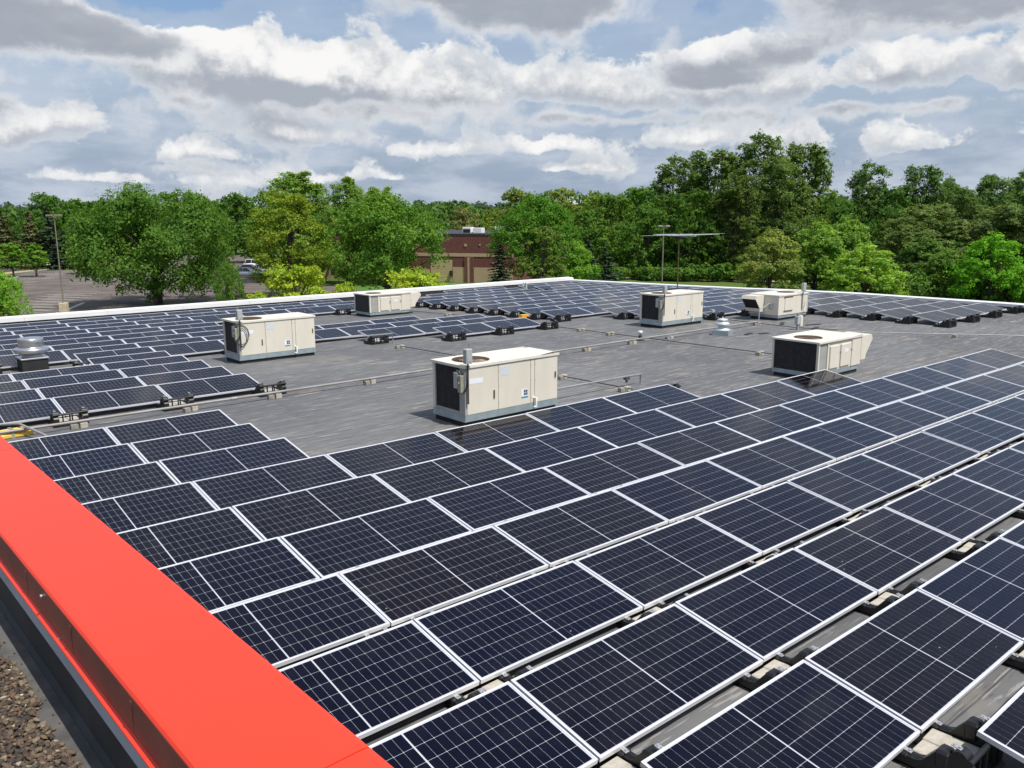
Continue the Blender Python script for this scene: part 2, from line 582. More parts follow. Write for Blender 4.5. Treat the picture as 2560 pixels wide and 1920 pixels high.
mb = MB()
ys = [-42, -30, -20, -10, -2, 1.5, 5, 8, 11, 15, 19, PY1]
for a, b in zip(ys[:-1], ys[1:]):
    mb.add([(-4.1, a, zr(a)), (PX1, a, zr(a)), (PX1, b, zr(b)), (-4.1, b, zr(b))], [(0, 1, 2, 3)])
roof_o = child(mb, 'roof_membrane', M['roof'], low)
mb = MB()
wall_m = mat('tan_block_wall', (.38, .31, .23), .85, var=.1, vscale=3)
mb.box((PX0, PY1 + .12, GZ), (PX1 + .34, PY1 + .34, -.30))
mb.box((PX1 + .12, -42, GZ), (PX1 + .34, PY1 + .12, -.30))
child(mb, 'outer_wall', wall_m, low)
mb = MB()
zc = -.43
mb.prism([(PX0, -.9), (PX1 + .06, -.9), (PX1 + .06, zc + .27), (PX0, zc + .27)], 'y', PY1, PY1 + .12)
# the right parapet follows the fall of the roof
yy = [-42, -2, 5, 11, 19, PY1]
for a, b in zip(yy[:-1], yy[1:]):
    mb.add([(PX1, a, -.6), (PX1, b, -.9), (PX1, b, zr(b) + .20), (PX1, a, zr(a) + .20),
            (PX1 + .12, a, -.6), (PX1 + .12, b, -.9), (PX1 + .12, b, zr(b) + .20), (PX1 + .12, a, zr(a) + .20)],
           [(0, 1, 2, 3), (7, 6, 5, 4), (3, 2, 6, 7)])
child(mb, 'parapet_flashing', M['epdm'], low)
# coping in lengths of 3 m, each a piece of its own
x = PX0
L0 = zc + .25
while x < PX1 - .2:
    e = min(x + 3.05, PX1 + .40)
    m2 = MB()
    m2.prism([(PY1 - .03, L0), (PY1 + .40, L0 + .02), (PY1 + .40, L0 + .19), (PY1 - .03, L0 + .165)], 'x', x, e - .008)
    child(m2, 'coping', M['white_cap'], low)
    x = e
y = PY1 - .04
while y > -40:
    e = y - 3.05
    m2 = MB()
    za, zb = zr(y) + .19, zr(e) + .19
    m2.add([(PX1 - .03, y, za), (PX1 + .40, y, za), (PX1 + .40, y, za + .13), (PX1 - .03, y, za + .11),
            (PX1 - .03, e + .008, zb), (PX1 + .40, e + .008, zb), (PX1 + .40, e + .008, zb + .13), (PX1 - .03, e + .008, zb + .11)],
           [(0, 1, 2, 3), (7, 6, 5, 4), (0, 4, 5, 1), (1, 5, 6, 2), (2, 6, 7, 3), (3, 7, 4, 0)])
    child(m2, 'coping', M['white_cap'], low)
    y = e

# ------------------------------------------------------------------ the taller building with the red coping
tall = thing('tall_building', 'taller building with a wide red metal coping and a gravel roof edge', 'building', (-6, -12, GZ))
XO, XI, ZT, ZU = -2.91, -3.29, 2.5, 2.08
mb = MB()
mb.box((-3.22, -32, GZ), (-3.0, 24, 2.40))
child(mb, 'side_wall', wall_m, tall)
cuts = [-32, -25.6, -21.5, -17.5, -13.48, -9.6, -5.7, -1.8, 2.1, 6, 10, 14, 18, 24]
for a, b in zip(cuts[:-1], cuts[1:]):
    m2 = MB()
    # top sheet with rounded edges and a drip edge on the far side
    prof = [(XI, ZT - .012), (XI + .006, ZT - .003), (XI + .02, ZT), (XO - .02, ZT + .006), (XO - .006, ZT + .003), (XO, ZT - .008), (XO, ZT - .13), (XO - .01, ZT - .13), (XO - .015, ZT - .02), (XI + .015, ZT - .02), (XI + .006, ZT - .03)]
    n = len(prof)
    vs = [(px, a + .003, pz) for px, pz in prof] + [(px, b - .003, pz) for px, pz in prof]
    m2.add(vs, [(i, (i + 1) % n, n + (i + 1) % n, n + i) for i in range(n)] + [tuple(range(n))[::-1], tuple(range(n, 2 * n))])
    child(m2, 'coping', M['red'], tall)
mb = MB()
mb.box((-3.265, -32, 2.3), (-2.95, 24, 2.478))
child(mb, 'coping_backing', M['seam'], tall)
# short lengths of the brown face with upstanding laps, and the red hem that kicks out below it
fy = -32.0
k = 0
while fy < 10:
    e = fy + .62
    m2 = MB()
    m2.prism([(XI - .004, ZT - .13), (XI + .02, ZT - .13), (XI + .02, ZT - .03), (XI - .002, ZT - .012)], 'y', fy, e - .003)
    m2.box((XI - .0048, e - .018, ZT - .128), (XI - .003, e - .003, ZT - .026))
    child(m2, 'fascia', M['red_face'], tall)
    fy = e
mb = MB()
mb.prism([(XI + .02, ZT - .131), (XI - .004, ZT - .132), (XI - .021, ZT - .138), (XI - .022, ZT - .142), (XI - .002, ZT - .142), (XI + .02, ZT - .146)], 'y', -32, 24)
child(mb, 'drip_hem', M['red'], tall)
mb = MB()
mb.prism([(XI + .02, 2.352), (XI + .004, 2.352), (XI - .004, 2.262), (XI + .02, 2.262)], 'y', -32, 24)
child(mb, 'counter_flashing', M['gal'], tall)
mb = MB()
mb.prism([(XI + .05, 2.27), (XI + .012, 2.27), (XI + .008, ZU + .02), (XI - .01, ZU + .004), (XI - .01, ZU - .05), (XI + .05, ZU - .05)], 'y', -32, 24)
child(mb, 'wall_flashing', M['epdm'], tall)
mb = MB()
mb.box((-30, -32, ZU - .3), (XI - .01, 24, ZU))
memb = mat('grey_membrane', (.10, .096, .09), .85, var=.3, vscale=7, detail=8, bump=.2)
child(mb, 'upper_roof_membrane', memb, tall)
# two small screws on the fascia
for yy_, zz_ in ((-11.80, 2.455), (-12.02, 2.365)):
    m2 = MB()
    m2.tube([(XI + .002, yy_, zz_), (XI - .012, yy_, zz_)], [.006, .008], 8)
    child(m2, 'screw', M['clip'], tall)


def gravel():
    g = random.Random(5)
    bm = bmesh.new()
    bmesh.ops.create_icosphere(bm, subdivisions=1, radius=1)
    bv = np.array([v.co[:] for v in bm.verts])
    bf = np.array([[v.index for v in f.verts] for f in bm.faces])
    bm.free()
    V, F = [], []
    n = 0

    def stone(px, py, pz, r):
        nonlocal n
        a = g.uniform(0, 6.28)
        ca, sa = math.cos(a), math.sin(a)
        sx, sy, sz = r * g.uniform(.75, 1.35), r * g.uniform(.6, 1.0), r * g.uniform(.35, .65)
        nz = np.array([g.uniform(.8, 1.2) for _ in range(len(bv))])[:, None]
        q = bv * nz * (sx, sy, sz)
        t = g.uniform(-.5, .5)
        q = np.stack([q[:, 0] * math.cos(t) - q[:, 2] * math.sin(t), q[:, 1], q[:, 0] * math.sin(t) + q[:, 2] * math.cos(t)], 1)
        q = np.stack([q[:, 0] * ca - q[:, 1] * sa, q[:, 0] * sa + q[:, 1] * ca, q[:, 2]], 1)
        V.append(q + (px, py, pz))
        F.append(bf + n)
        n += len(bv)
    for _ in range(12500):
        px = -3.365 - g.random() ** 1.15 * .55
        py = g.uniform(-13.2, -10.2)
        edge = -3.375 + .02 * math.sin(py * 9) + .012 * math.sin(py * 31)
        if px > edge + g.uniform(-.012, .012):
            continue
        r = g.choice((.005, .006, .007, .008, .009, .011, .014))
        stone(px, py, ZU + r * g.uniform(.2, 1.0) + .004, r)
    for _ in range(40):
        stone(g.uniform(-3.375, -3.34), g.uniform(-13, -10.4), ZU + .004, g.choice((.004, .005, .007)))
    V = np.concatenate(V)
    F = np.concatenate(F)
    me = bpy.data.meshes.new('gravel')
    me.from_pydata(V.tolist(), [], F.tolist())
    m = bpy.data.materials.new('river_gravel')
    m.use_nodes = True
    nt = m.node_tree
    xx = NX(nt)
    geo = nt.nodes.new('ShaderNodeNewGeometry')
    cr = nt.nodes.new('ShaderNodeValToRGB')
    cr.color_ramp.interpolation = 'CONSTANT'
    stops = [(0, (.050, .036, .026)), (.22, (.080, .055, .036)), (.44, (.115, .082, .052)), (.60, (.062, .052, .044)), (.68, (.155, .112, .068)), (.82, (.125, .068, .042)), (.88, (.20, .15, .095)), (.965, (.34, .29, .22)), (.99, (.55, .52, .46))]
    while len(cr.color_ramp.elements) < len(stops):
        cr.color_ramp.elements.new(.5)
    for e_, (p_, c_) in zip(cr.color_ramp.elements, stops):
        e_.position = p_
        e_.color = (*c_, 1)
    nt.links.new(geo.outputs['Random Per Island'], cr.inputs[0])
    b = nt.nodes['Principled BSDF']
    nt.links.new(cr.outputs[0], b.inputs['Base Color'])
    b.inputs['Roughness'].default_value = .75
    me.materials.append(m)
    o = link('gravel', me, tall)
    o.matrix_parent_inverse = parent_matrix(tall).inverted()
    tag(o, kind='stuff')


gravel()
mb = MB()
mb.box((-4.6, -16, ZU - .01), (-3.40, -8, ZU + .003))
gb = mat('gravel_bed', (.05, .042, .035), .95, var=.4, vscale=60)
child(mb, 'gravel_bed', gb, tall)

tall.rotation_euler = (0, 0, .017)       # the taller building stands a degree out of square with the roof

# ------------------------------------------------------------------ solar panels
PW, PL, PT = 2.0, .974, .038            # long side, short side, frame depth
PITCH_X, PITCH_Y, RUN, RISE = 2.02, 1.325, .961, .17
TILT = math.atan2(RISE, RUN)
LOWZ = .14


def panel_meshes():
    f = MB()
    lip = .013
    x0, x1, y0, y1 = -PW / 2, PW / 2, 0, PL
    for a, b in (((x0, y0), (x1, y0 + lip)), ((x0, y1 - lip), (x1, y1)), ((x0, y0 + lip), (x0 + lip, y1 - lip)), ((x1 - lip, y0 + lip), (x1, y1 - lip))):
        f.box((a[0], a[1], -PT), (b[0], b[1], 0))
    fm = f.mesh('frame', M['alu'])
    s = MB()
    s.box((x0 + lip, y0 + lip, -.009), (x1 - lip, y1 - lip, -.0035))
    sm = s.mesh('backsheet', M['backsheet'])
    c = MB()
    mx, my, mid = .016, .013, .014
    gx, gy = .0020, .0029
    hw = (PW / 2 - lip - mx - mid / 2)
    cw = (hw - 11 * gx) / 12
    ch = (PL - 2 * lip - 2 * my - 5 * gy) / 6
    z = -.0026
    for half in (0, 1):
        sx = (x0 + lip + mx) if half == 0 else mid / 2
        for i in range(12):
            for j in range(6):
                ax, ay = sx + i * (cw + gx), y0 + lip + my + j * (ch + gy)
                t = .0035
                c.add([(ax + t, ay, z), (ax + cw - t, ay, z), (ax + cw, ay + t, z), (ax + cw, ay + ch - t, z), (ax + cw - t, ay + ch, z), (ax + t, ay + ch, z), (ax, ay + ch - t, z), (ax, ay + t, z)],
                      [tuple(range(8))])
    cm = c.mesh('cell_field', M['cell'])
    return fm, sm, cm


FRAME_ME, BACK_ME, CELL_ME = panel_meshes()
proto_panel = None


def panel(cx, ylow, zlow, label, group):
    """cx: middle of the long side; ylow: low edge; zlow: top of the low edge"""
    global proto_panel
    if proto_panel is None:
        t = thing('solar_panel', label, 'solar panel')
        link('frame', FRAME_ME, t)
        link('backsheet', BACK_ME, t)
        tag(link('cell_field', CELL_ME, t), kind='stuff')
        proto_panel = t
    else:
        t = copy_tree(proto_panel)
    t.location = (cx + rng.uniform(-.003, .003), ylow + rng.uniform(-.004, .004), zlow + rng.uniform(-.004, .004))
    t.rotation_euler = (TILT + rng.uniform(-.0035, .0035), rng.uniform(-.0025, .0025), rng.uniform(-.0012, .0012))
    tag(t, label, None, group)
    return t


# ------------------------------------------------------------------ ballast feet of the racking
def foot_meshes():
    tray = MB()
    tray.box((-.31, -.26, .0), (.31, .26, .011))
    for s in (-1, 1):
        x0, x1 = sorted((s * .205, s * .295))
        tray.prism([(-.27, .02), (.27, .02), (.27, .07), (.20, .085), (.10, .085), (.06, .10), (-.03, .215), (-.09, .235), (-.22, .225), (-.27, .16)], 'x', x0, x1)
        # rounded head that carries the clamp
        tray.tube([(x0 - .004, -.185, .235), (x1 + .004, -.185, .235)], .055, 12)
        tray.bbox((x0 - .02, -.13, .10), (x1 + .02, -.03, .245), .02)
        tray.bbox((x0 + .02, -.05, .03), (x1 - .02, .20, .10), .02)
        tray.bbox((x0 - .012, .15, .06), (x1 + .012, .24, .10), .012)
    tray.tube([(-.30, -.255, .235), (.30, -.255, .235)], .021, 8)
    tray.box((-.205, -.265, .022), (.205, -.245, .055))
    tray.box((-.205, .245, .022), (.205, .262, .06))
    for xx in (-.14, -.02, .02, .14):
        tray.box((xx - .011, -.268, .02), (xx + .011, -.246, .232))
    for xx in (-.012, .012):
        tray.box((xx - .006, -.25, .022), (xx + .006, .25, .04))
    tm = tray.mesh('tray', M['black'])
    bl = MB()
    bl.bbox((-.093, -.17, 0), (.093, .17, .07), .006)
    bm_ = bl.mesh('ballast_block', M['block'])
    cl = MB()
    cl.box((-.02, -.035, 0), (.02, .035, .006))
    cl.tube([(0, -.018, .004), (0, -.018, .018)], .011, 8)
    cl.tube([(0, .018, .004), (0, .018, .014)], .010, 8)
    cm = cl.mesh('clip', M['clip'])
    return tm, bm_, cm


TRAY_ME, BLOCK_ME, CLIP_ME = foot_meshes()
proto_foot = None


def foot(cx, cy, z, label, group):
    global proto_foot
    if proto_foot is None:
        t = thing('ballast_foot', label, 'ballast foot')
        link('tray', TRAY_ME, t)
        link('ballast_block', BLOCK_ME, t, (-.099, 0, .012))
        link('ballast_block', BLOCK_ME, t, (.099, .01, .012), (0, 0, R(2)))
        for s in (-1, 1):
            link('clip', CLIP_ME, t, (s * .25, -.150, .289), (TILT, 0, R(4 * s)))
            link('clip', CLIP_ME, t, (s * .25, .175, .102), (TILT, 0, R(-3 * s)))
        proto_foot = t
    else:
        t = copy_tree(proto_foot)
    t.location = (cx + rng.uniform(-.01, .01), cy + rng.uniform(-.008, .008), z)
    t.rotation_euler = (0, 0, rng.uniform(-.02, .02))
    tag(t, label, None, group)
    return t


GAPMID = (PITCH_Y - RUN) / 2             # from a row's low edge to the middle of the gap before it


def row_geometry(y0, i):
    yf = y0 - i * PITCH_Y                # far (high) edge
    yl = yf - RUN
    return yf, yl


# near array: rows counted from its back edge
GN, GNF = 'panels of the large near array', 'ballast feet of the large near array'
N_ROWS = {0: (-1, 1), 1: (-1, 1), 2: (-1, 1), 3: (-1, 5), 4: (-1, 7), 5: (-1, 10), 6: (-1, 10), 7: (-1, 9), 8: (-1, 8), 9: (0, 6), 10: (1, 4), 11: (2, 4)}
for i, (a, b) in N_ROWS.items():
    yf, yl = row_geometry(0, i)
    for k in range(a, b):
        n = k - a + 1
        if i < 9:
            lab = f'solar panel, {ORD[n]} from the red coping, {ORD[i + 1]} row from the back of near array'
        else:
            lab = f'solar panel, {ORD[n]} from the left, {ORD[i + 1]} near row, at the bottom edge'
        panel(k * PITCH_X + PITCH_X / 2, yl, LOWZ, lab, GN)
for i in range(5, 12):
    a, b = N_ROWS[i]
    yf, yl = row_geometry(0, i)
    for k in range(a, b + 1):
        if i < 6 and k > 2 and k != b:
            continue
        if i == 11 and k > 3:
            continue
        lab = f'black ballast foot, {ORD[k - a + 1]} from the left, in the gap below the {ORD[i + 1]} near row'
        foot(k * PITCH_X, yl - GAPMID, 0, lab, GNF)
for k, i in ((5, 3),):
    yf, yl = row_geometry(0, i)
    foot(k * PITCH_X, yf + GAPMID * .9, 0, f'black ballast foot behind the right end of the {ORD[i + 1]} near row', GNF)

# left array, in front of the white parapet: rows counted from the parapet
GC, GCF = 'panels of the array along the white parapet', 'ballast feet of the array along the white parapet'
CX, CY = 3.98, 20.57
C_ROWS = [(0, -2, 6), (1, -2, 6), (2, -2, 6), (3, -2, 2), (4, -2, 2), (5, -2, 2), (6, -2, 2), (7, -2, 5), (8, -1, 6), (9, -1, 0), (9, 3, 6), (10, -3, 0), (10, 4, 6), (11, -3, 0), (12, -3, 0), (13, -3, 0)]
occ = {}
for (i, a, b) in C_ROWS:
    for k in range(a, b):
        occ[(i, k)] = 1
for (i, a, b) in C_ROWS:
    yf, yl = row_geometry(CY, i)
    for k in range(a, b):
        where = 'between tan units' if a >= 3 else 'left array'
        lab = f'solar panel, {ORD[k - a + 1]} from the left, {ORD[i + 1]} row from the white parapet, {where}'
        panel(CX + k * PITCH_X + PITCH_X / 2, yl, zr(yf - .4) + LOWZ, lab, GC)
    for k in range(a, b + 1):
        # a foot shows where nothing stands in front of the row, and at the row's open ends
        front_open = not (occ.get((i + 1, k)) or occ.get((i + 1, k - 1)))
        if front_open or k == a:
            z = zr(yl - GAPMID)
            where = 'between tan units' if a >= 3 else 'of left array'
            lab = f'black ballast foot, {ORD[k - a + 1]} from left, at the front of the {ORD[i + 1]} row {where}'
            foot(CX + k * PITCH_X, yl - GAPMID, z, lab, GCF)

# far right array, up to the right parapet: rows counted from the back corner
GM, GMF = 'panels of the far right array', 'ballast feet of the far right array'
MX, MY = 18.31, 16.75
M_ROWS = [(-3, 2, 4), (-2, 1, 4), (-1, 0, 4)] + [(j, 0, 7) for j in range(7)] + [(7, 1, 7), (8, 1, 7), (9, 2, 7)] + [(j, 4, 7) for j in range(10, 15)]
occ = {}
for (i, a, b) in M_ROWS:
    for k in range(a, b):
        occ[(i, k)] = 1
for (i, a, b) in M_ROWS:
    yf, yl = row_geometry(MY, i)
    off = -.17 if i >= 10 else (-.05 if i < 5 else -.12)
    for k in range(a, b):
        lab = f'solar panel, {ORD[k - a + 1]} from the left, {ORD[i + 4]} row from the back of far right array'
        panel(MX + off + k * PITCH_X + PITCH_X / 2, yl, zr(yf - .4) + LOWZ, lab, GM)
    for k in range(a, b + 1):
        front_open = not (occ.get((i + 1, k)) or occ.get((i + 1, k - 1)))
        if front_open or k == a or (k == b and i > 9):
            lab = f'black ballast foot, {ORD[k - a + 1]} from left, at the {ORD[i + 4]} row of far right array'
            foot(MX + off + k * PITCH_X, yl - GAPMID, zr(yl - GAPMID), lab, GMF)
for j, i in enumerate((-3, -2, -1)):
    yf, yl = row_geometry(MY, i)
    for k in range(2):
        lab = f'solar panel, {ORD[k + 1]} from the left, {ORD[j + 1]} row in the back corner of the parapet'
        panel(27.5 + k * PITCH_X + PITCH_X / 2, yl, zr(yf - .4) + LOWZ, lab, GM)
    foot(27.5, yl - GAPMID, zr(yl), f'black ballast foot at the left end of the {ORD[j + 1]} row in the back corner', GMF)

# ------------------------------------------------------------------ rooftop air handling units
def plate_hole(mb, x0, x1, y0, y1, z, cx, cy, r, n=32, mat=0):
    """flat plate with a round hole"""
    ring = [(cx + r * math.cos(2 * math.pi * k / n), cy + r * math.sin(2 * math.pi * k / n)) for k in range(n)]
    out = []
    for px, py in ring:
        dx, dy = px - cx, py - cy
        s = min(((x1 - cx) if dx > 0 else (cx - x0)) / max(abs(dx), 1e-6), ((y1 - cy) if dy > 0 else (cy - y0)) / max(abs(dy), 1e-6))
        out.append((cx + dx * s, cy + dy * s))
    vs = [(px, py, z) for px, py in ring] + [(px, py, z) for px, py in out]
    fs = [(k, n + k, n + (k + 1) % n, (k + 1) % n) for k in range(n)]
    mb.add(vs, fs, mat)
    # the corners
    for cx_, cy_ in ((x0, y0), (x1, y0), (x1, y1), (x0, y1)):
        best = sorted(range(n), key=lambda k: (out[k][0] - cx_) ** 2 + (out[k][1] - cy_) ** 2)[:2]
        a, b = best
        mb.add([(cx_, cy_, z), (*out[a], z), (*out[b], z)], [(0, 1, 2)], mat)
    return mb


def fan(u, cx, cy, z, r):
    m = MB()
    m.lathe([(r, z + .012), (r - .012, z + .014), (r - .012, z - .16), (.06, z - .20), (.0, z - .20)], (cx, cy), 32)
    m.build('fan_shroud', M['rust'], u)
    b = MB()
    for k in range(4):
        a = k * math.pi / 2 + .3
        c, s = math.cos(a), math.sin(a)
        w = .11
        p = [(.06, -w * .5, -.10), (r - .05, -w, -.13), (r - .05, w, -.07), (.06, w * .5, -.085)]
        b.add([(cx + px * c - py * s, cy + px * s + py * c, z + pz) for px, py, pz in p], [(0, 1, 2, 3)])
    b.tube([(cx, cy, z - .15), (cx, cy, z - .04)], .07, 12)
    b.build('fan_blade', M['dark'], u)
    g = MB()
    for rr in [r * q / 6 for q in range(1, 7)]:
        pts = [(cx + rr * math.cos(t), cy + rr * math.sin(t), z + .016) for t in [2 * math.pi * k / 24 for k in range(25)]]
        g.tube(pts, .0035, 4, cap=False)
    for k in range(8):
        t = k * math.pi / 8
        g.tube([(cx + r * math.cos(t), cy + r * math.sin(t), z + .02), (cx - r * math.cos(t), cy - r * math.sin(t), z + .02)], .0035, 4)
    g.build('fan_guard', M['rust'], u)


def coil_mat():
    m = bpy.data.materials.new('condenser_coil')
    m.use_nodes = True
    nt = m.node_tree
    x = NX(nt)
    tc = nt.nodes.new('ShaderNodeTexCoord')
    n = x.noise(tc.outputs['Object'], 9, 5, .6)
    c = x.mix(x.smooth(n, .35, .75), (.010, .011, .013), (.030, .031, .034))
    b = nt.nodes['Principled BSDF']
    nt.links.new(c, b.inputs['Base Color'])
    b.inputs['Roughness'].default_value = .55
    return m


M['coil'] = coil_mat()


def louvre(mb, axis, at, u0, u1, z0, z1, step=.035, d=.012):
    """a coil face of fine fins: axis is the normal"""
    z = z0
    while z < z1 - step * .5:
        e = min(z + step * .72, z1)
        if axis == 'x':
            mb.box((at - d, u0, z), (at + d, u1, e))
        else:
            mb.box((u0, at - d, z), (u1, at + d, e))
        z += step


def disconnect(u, x, y, z, tall_=.27):
    """electrical box on a post at the corner, with its conduit"""
    m = MB()
    m.bbox((x - .07, y - .055, z), (x + .07, y + .055, z + tall_), .01)
    m.box((x - .045, y - .062, z + .04), (x + .045, y - .054, z + .13))
    m.build('receptacle_box', M['grey_box'], u)
    m = MB()
    m.tube([(x, y, z), (x, y, z - .75)], .016, 8)
    m.tube([(x + .03, y, z + tall_), (x + .03, y, z + tall_ + .09)], .004, 5)
    m.build('conduit', M['wire'], u)


def label_plate(u, x, y, z, w, h):
    m = MB()
    m.box((x, y - .003, z), (x + w, y, z + h), 0)
    for i in range(2):
        for j in range(2):
            m.box((x + w * (.36 + .30 * i), y - .0045, z + h * (.30 + .33 * j)), (x + w * (.61 + .30 * i), y - .0025, z + h * (.58 + .33 * j)), 1)
    m.box((x + .0, y - .0046, z + .0), (x + w, y - .0026, z + h * .16), 2)
    m.build('label_plate', [M['sticker'], M['ink'], M['blue']], u)


def unit_big(name_label, loc, rz=0, seams=(.34, .69, .735), sticker=True, curb=.225, loops=False, W=2.24):
    """tan packaged unit: coil at the left end, fan in the lid above it, panels along the front"""
    D, H = 1.0, 1.14
    u = thing('rooftop_unit', name_label, 'air conditioner', loc, rz, 'tan rooftop air conditioners')
    m = MB()
    m.box((.03, .025, -.02), (W - .03, D - .03, .105))
    m.build('curb_skirt', M['tar'], u)
    m = MB()
    m.prism([(-.012, .10), (W + .012, .10), (W - .004, curb), (.004, curb)], 'y', -.006, D + .006)
    m.build('curb', M['curb'], u)
    z0, z1 = curb + .004, H - .035
    m = MB()
    # body: back, right end, floor and inner walls behind the coil
    m.box((.5, .03, z0), (W - .012, D - .012, z1))
    m.box((.03, D - .06, z0), (.5, D - .012, z1))
    m.box((.03, .03, z0), (.5, D - .06, z0 + .04))
    m.build('casing', M['cream'], u)
    m = MB()
    m.box((.06, .06, z0 + .04), (.49, D - .07, z1 - .002))
    m.build('fan_section', M['dark'], u)
    # corner posts
    for (a, b) in (((.0, .0), (.05, .10)), ((.0, D - .07), (.05, D))):
        m = MB()
        m.box((a[0], a[1], z0), (b[0], b[1], z1))
        m.build('corner_post', M['cream'] if a[1] > .5 else M['coil_frame'], u)
    m = MB()
    louvre(m, 'x', .035, .17, D - .075, z0 + .05, z1 - .015, .0225, .009)
    m.box((.04, .17, z0 + .04), (.05, D - .075, z1 - .01))
    m.build('coil', M['coil'], u)
    m = MB()
    m.box((.004, .10, z0), (.03, .17, z1))
    m.box((.004, .17, z0), (.03, D - .07, z0 + .05))
    m.build('coil_frame', M['coil_frame'], u)
    # front panels, each its own sheet
    xs = [0.05] + [W * s for s in seams] + [W - .0]
    for a, b in zip(xs[:-1], xs[1:]):
        m = MB()
        m.bbox((a + .004, -.004, z0), (b - .004, .03, z1 - .004), .006)
        m.build('access_panel', M['cream'], u)
    for px in xs[1:-1]:
        for pz in (z0 + .12, z0 + .45, z1 - .12):
            m = MB()
            m.tube([(px + .02, -.003, pz), (px + .02, -.010, pz)], .007, 6)
            m.build('screw', M['coil_frame'], u)
    lid = MB()
    lx0, lx1, ly0, ly1 = -.03, W + .025, -.025, D + .025
    plate_hole(lid, lx0, lx1, ly0, ly1, H + .012, .53, D / 2, .36)
    lid.add([(lx0, ly0, z1), (lx1, ly0, z1), (lx1, ly1, z1), (lx0, ly1, z1), (lx0, ly0, H + .012), (lx1, ly0, H + .012), (lx1, ly1, H + .012), (lx0, ly1, H + .012)],
            [(0, 1, 5, 4), (1, 2, 6, 5), (2, 3, 7, 6), (3, 0, 4, 7)])
    lid.build('lid', M['cream_top'], u)
    fan(u, .53, D / 2, H, .36)
    # controls on the coil end
    m = MB()
    m.bbox((-.075, .13, .72), (.0, .25, 1.02), .008)
    m.build('control_box', M['grey_box'], u)
    m = MB()
    m.bbox((-.085, .015, .66), (-.005, .115, .98), .008)
    m.tube([(-.09, .06, .84), (-.115, .06, .84)], .018, 8)
    m.tube([(-.04, .19, 1.02), (-.05, .17, 1.06), (-.05, .08, 1.04), (-.05, .06, .98)], .012, 6)
    m.build('switch_box', M['olive_box'], u)
    disconnect(u, .04, -.045, H + .06)
    m = MB()
    m.tube([(.04, -.05, 1.1), (.05, -.03, .9), (.0, -.03, .70), (-.04, .05, .66)], .014, 6)
    if loops:
        pts = [(.06 + .22 * math.sin(t), -.02 - .01 * t, .80 + .26 * math.cos(t)) for t in [i * .35 for i in range(14)]]
        m.tube(pts, .011, 6)
        pts = [(.05 + .17 * math.sin(t), -.03 - .01 * t, .74 + .24 * math.cos(t)) for t in [i * .35 for i in range(12)]]
        m.tube(pts, .010, 6)
    m.build('cable', M['wire'], u)
    # prints and handles
    if sticker:
        m = MB()
        m.box((.10, -.0065, .80), (.42, -.0035, .895))
        m.build('sticker', M['sticker'], u)
    m = MB()
    m.box((W * seams[0] + .06, -.0065, .86), (W * seams[0] + .26, -.0035, 1.04))
    m.build('sticker', M['sticker_grey'], u)
    label_plate(u, W * seams[1] - .24, -.0035, .36, .17, .17)
    for px in (W * seams[0] - .11, W - .07):
        m = MB()
        m.bbox((px - .015, -.022, .46 if px < W * .6 else .66), (px + .015, -.003, .62 if px < W * .6 else .78), .005)
        m.build('handle', M['rust'], u)
    # condensate trap on the front
    m = MB()
    px = W * seams[2] - .02
    m.tube([(px, .0, curb + .11), (px, -.07, curb + .11), (px, -.07, curb - .06)], .02, 8)
    m.tube([(px - .06, -.07, curb - .06), (px, -.07, curb - .08), (px + .02, -.07, curb - .06)], .018, 8)
    m.build('drain_trap', M['white_cap'], u)
    return u


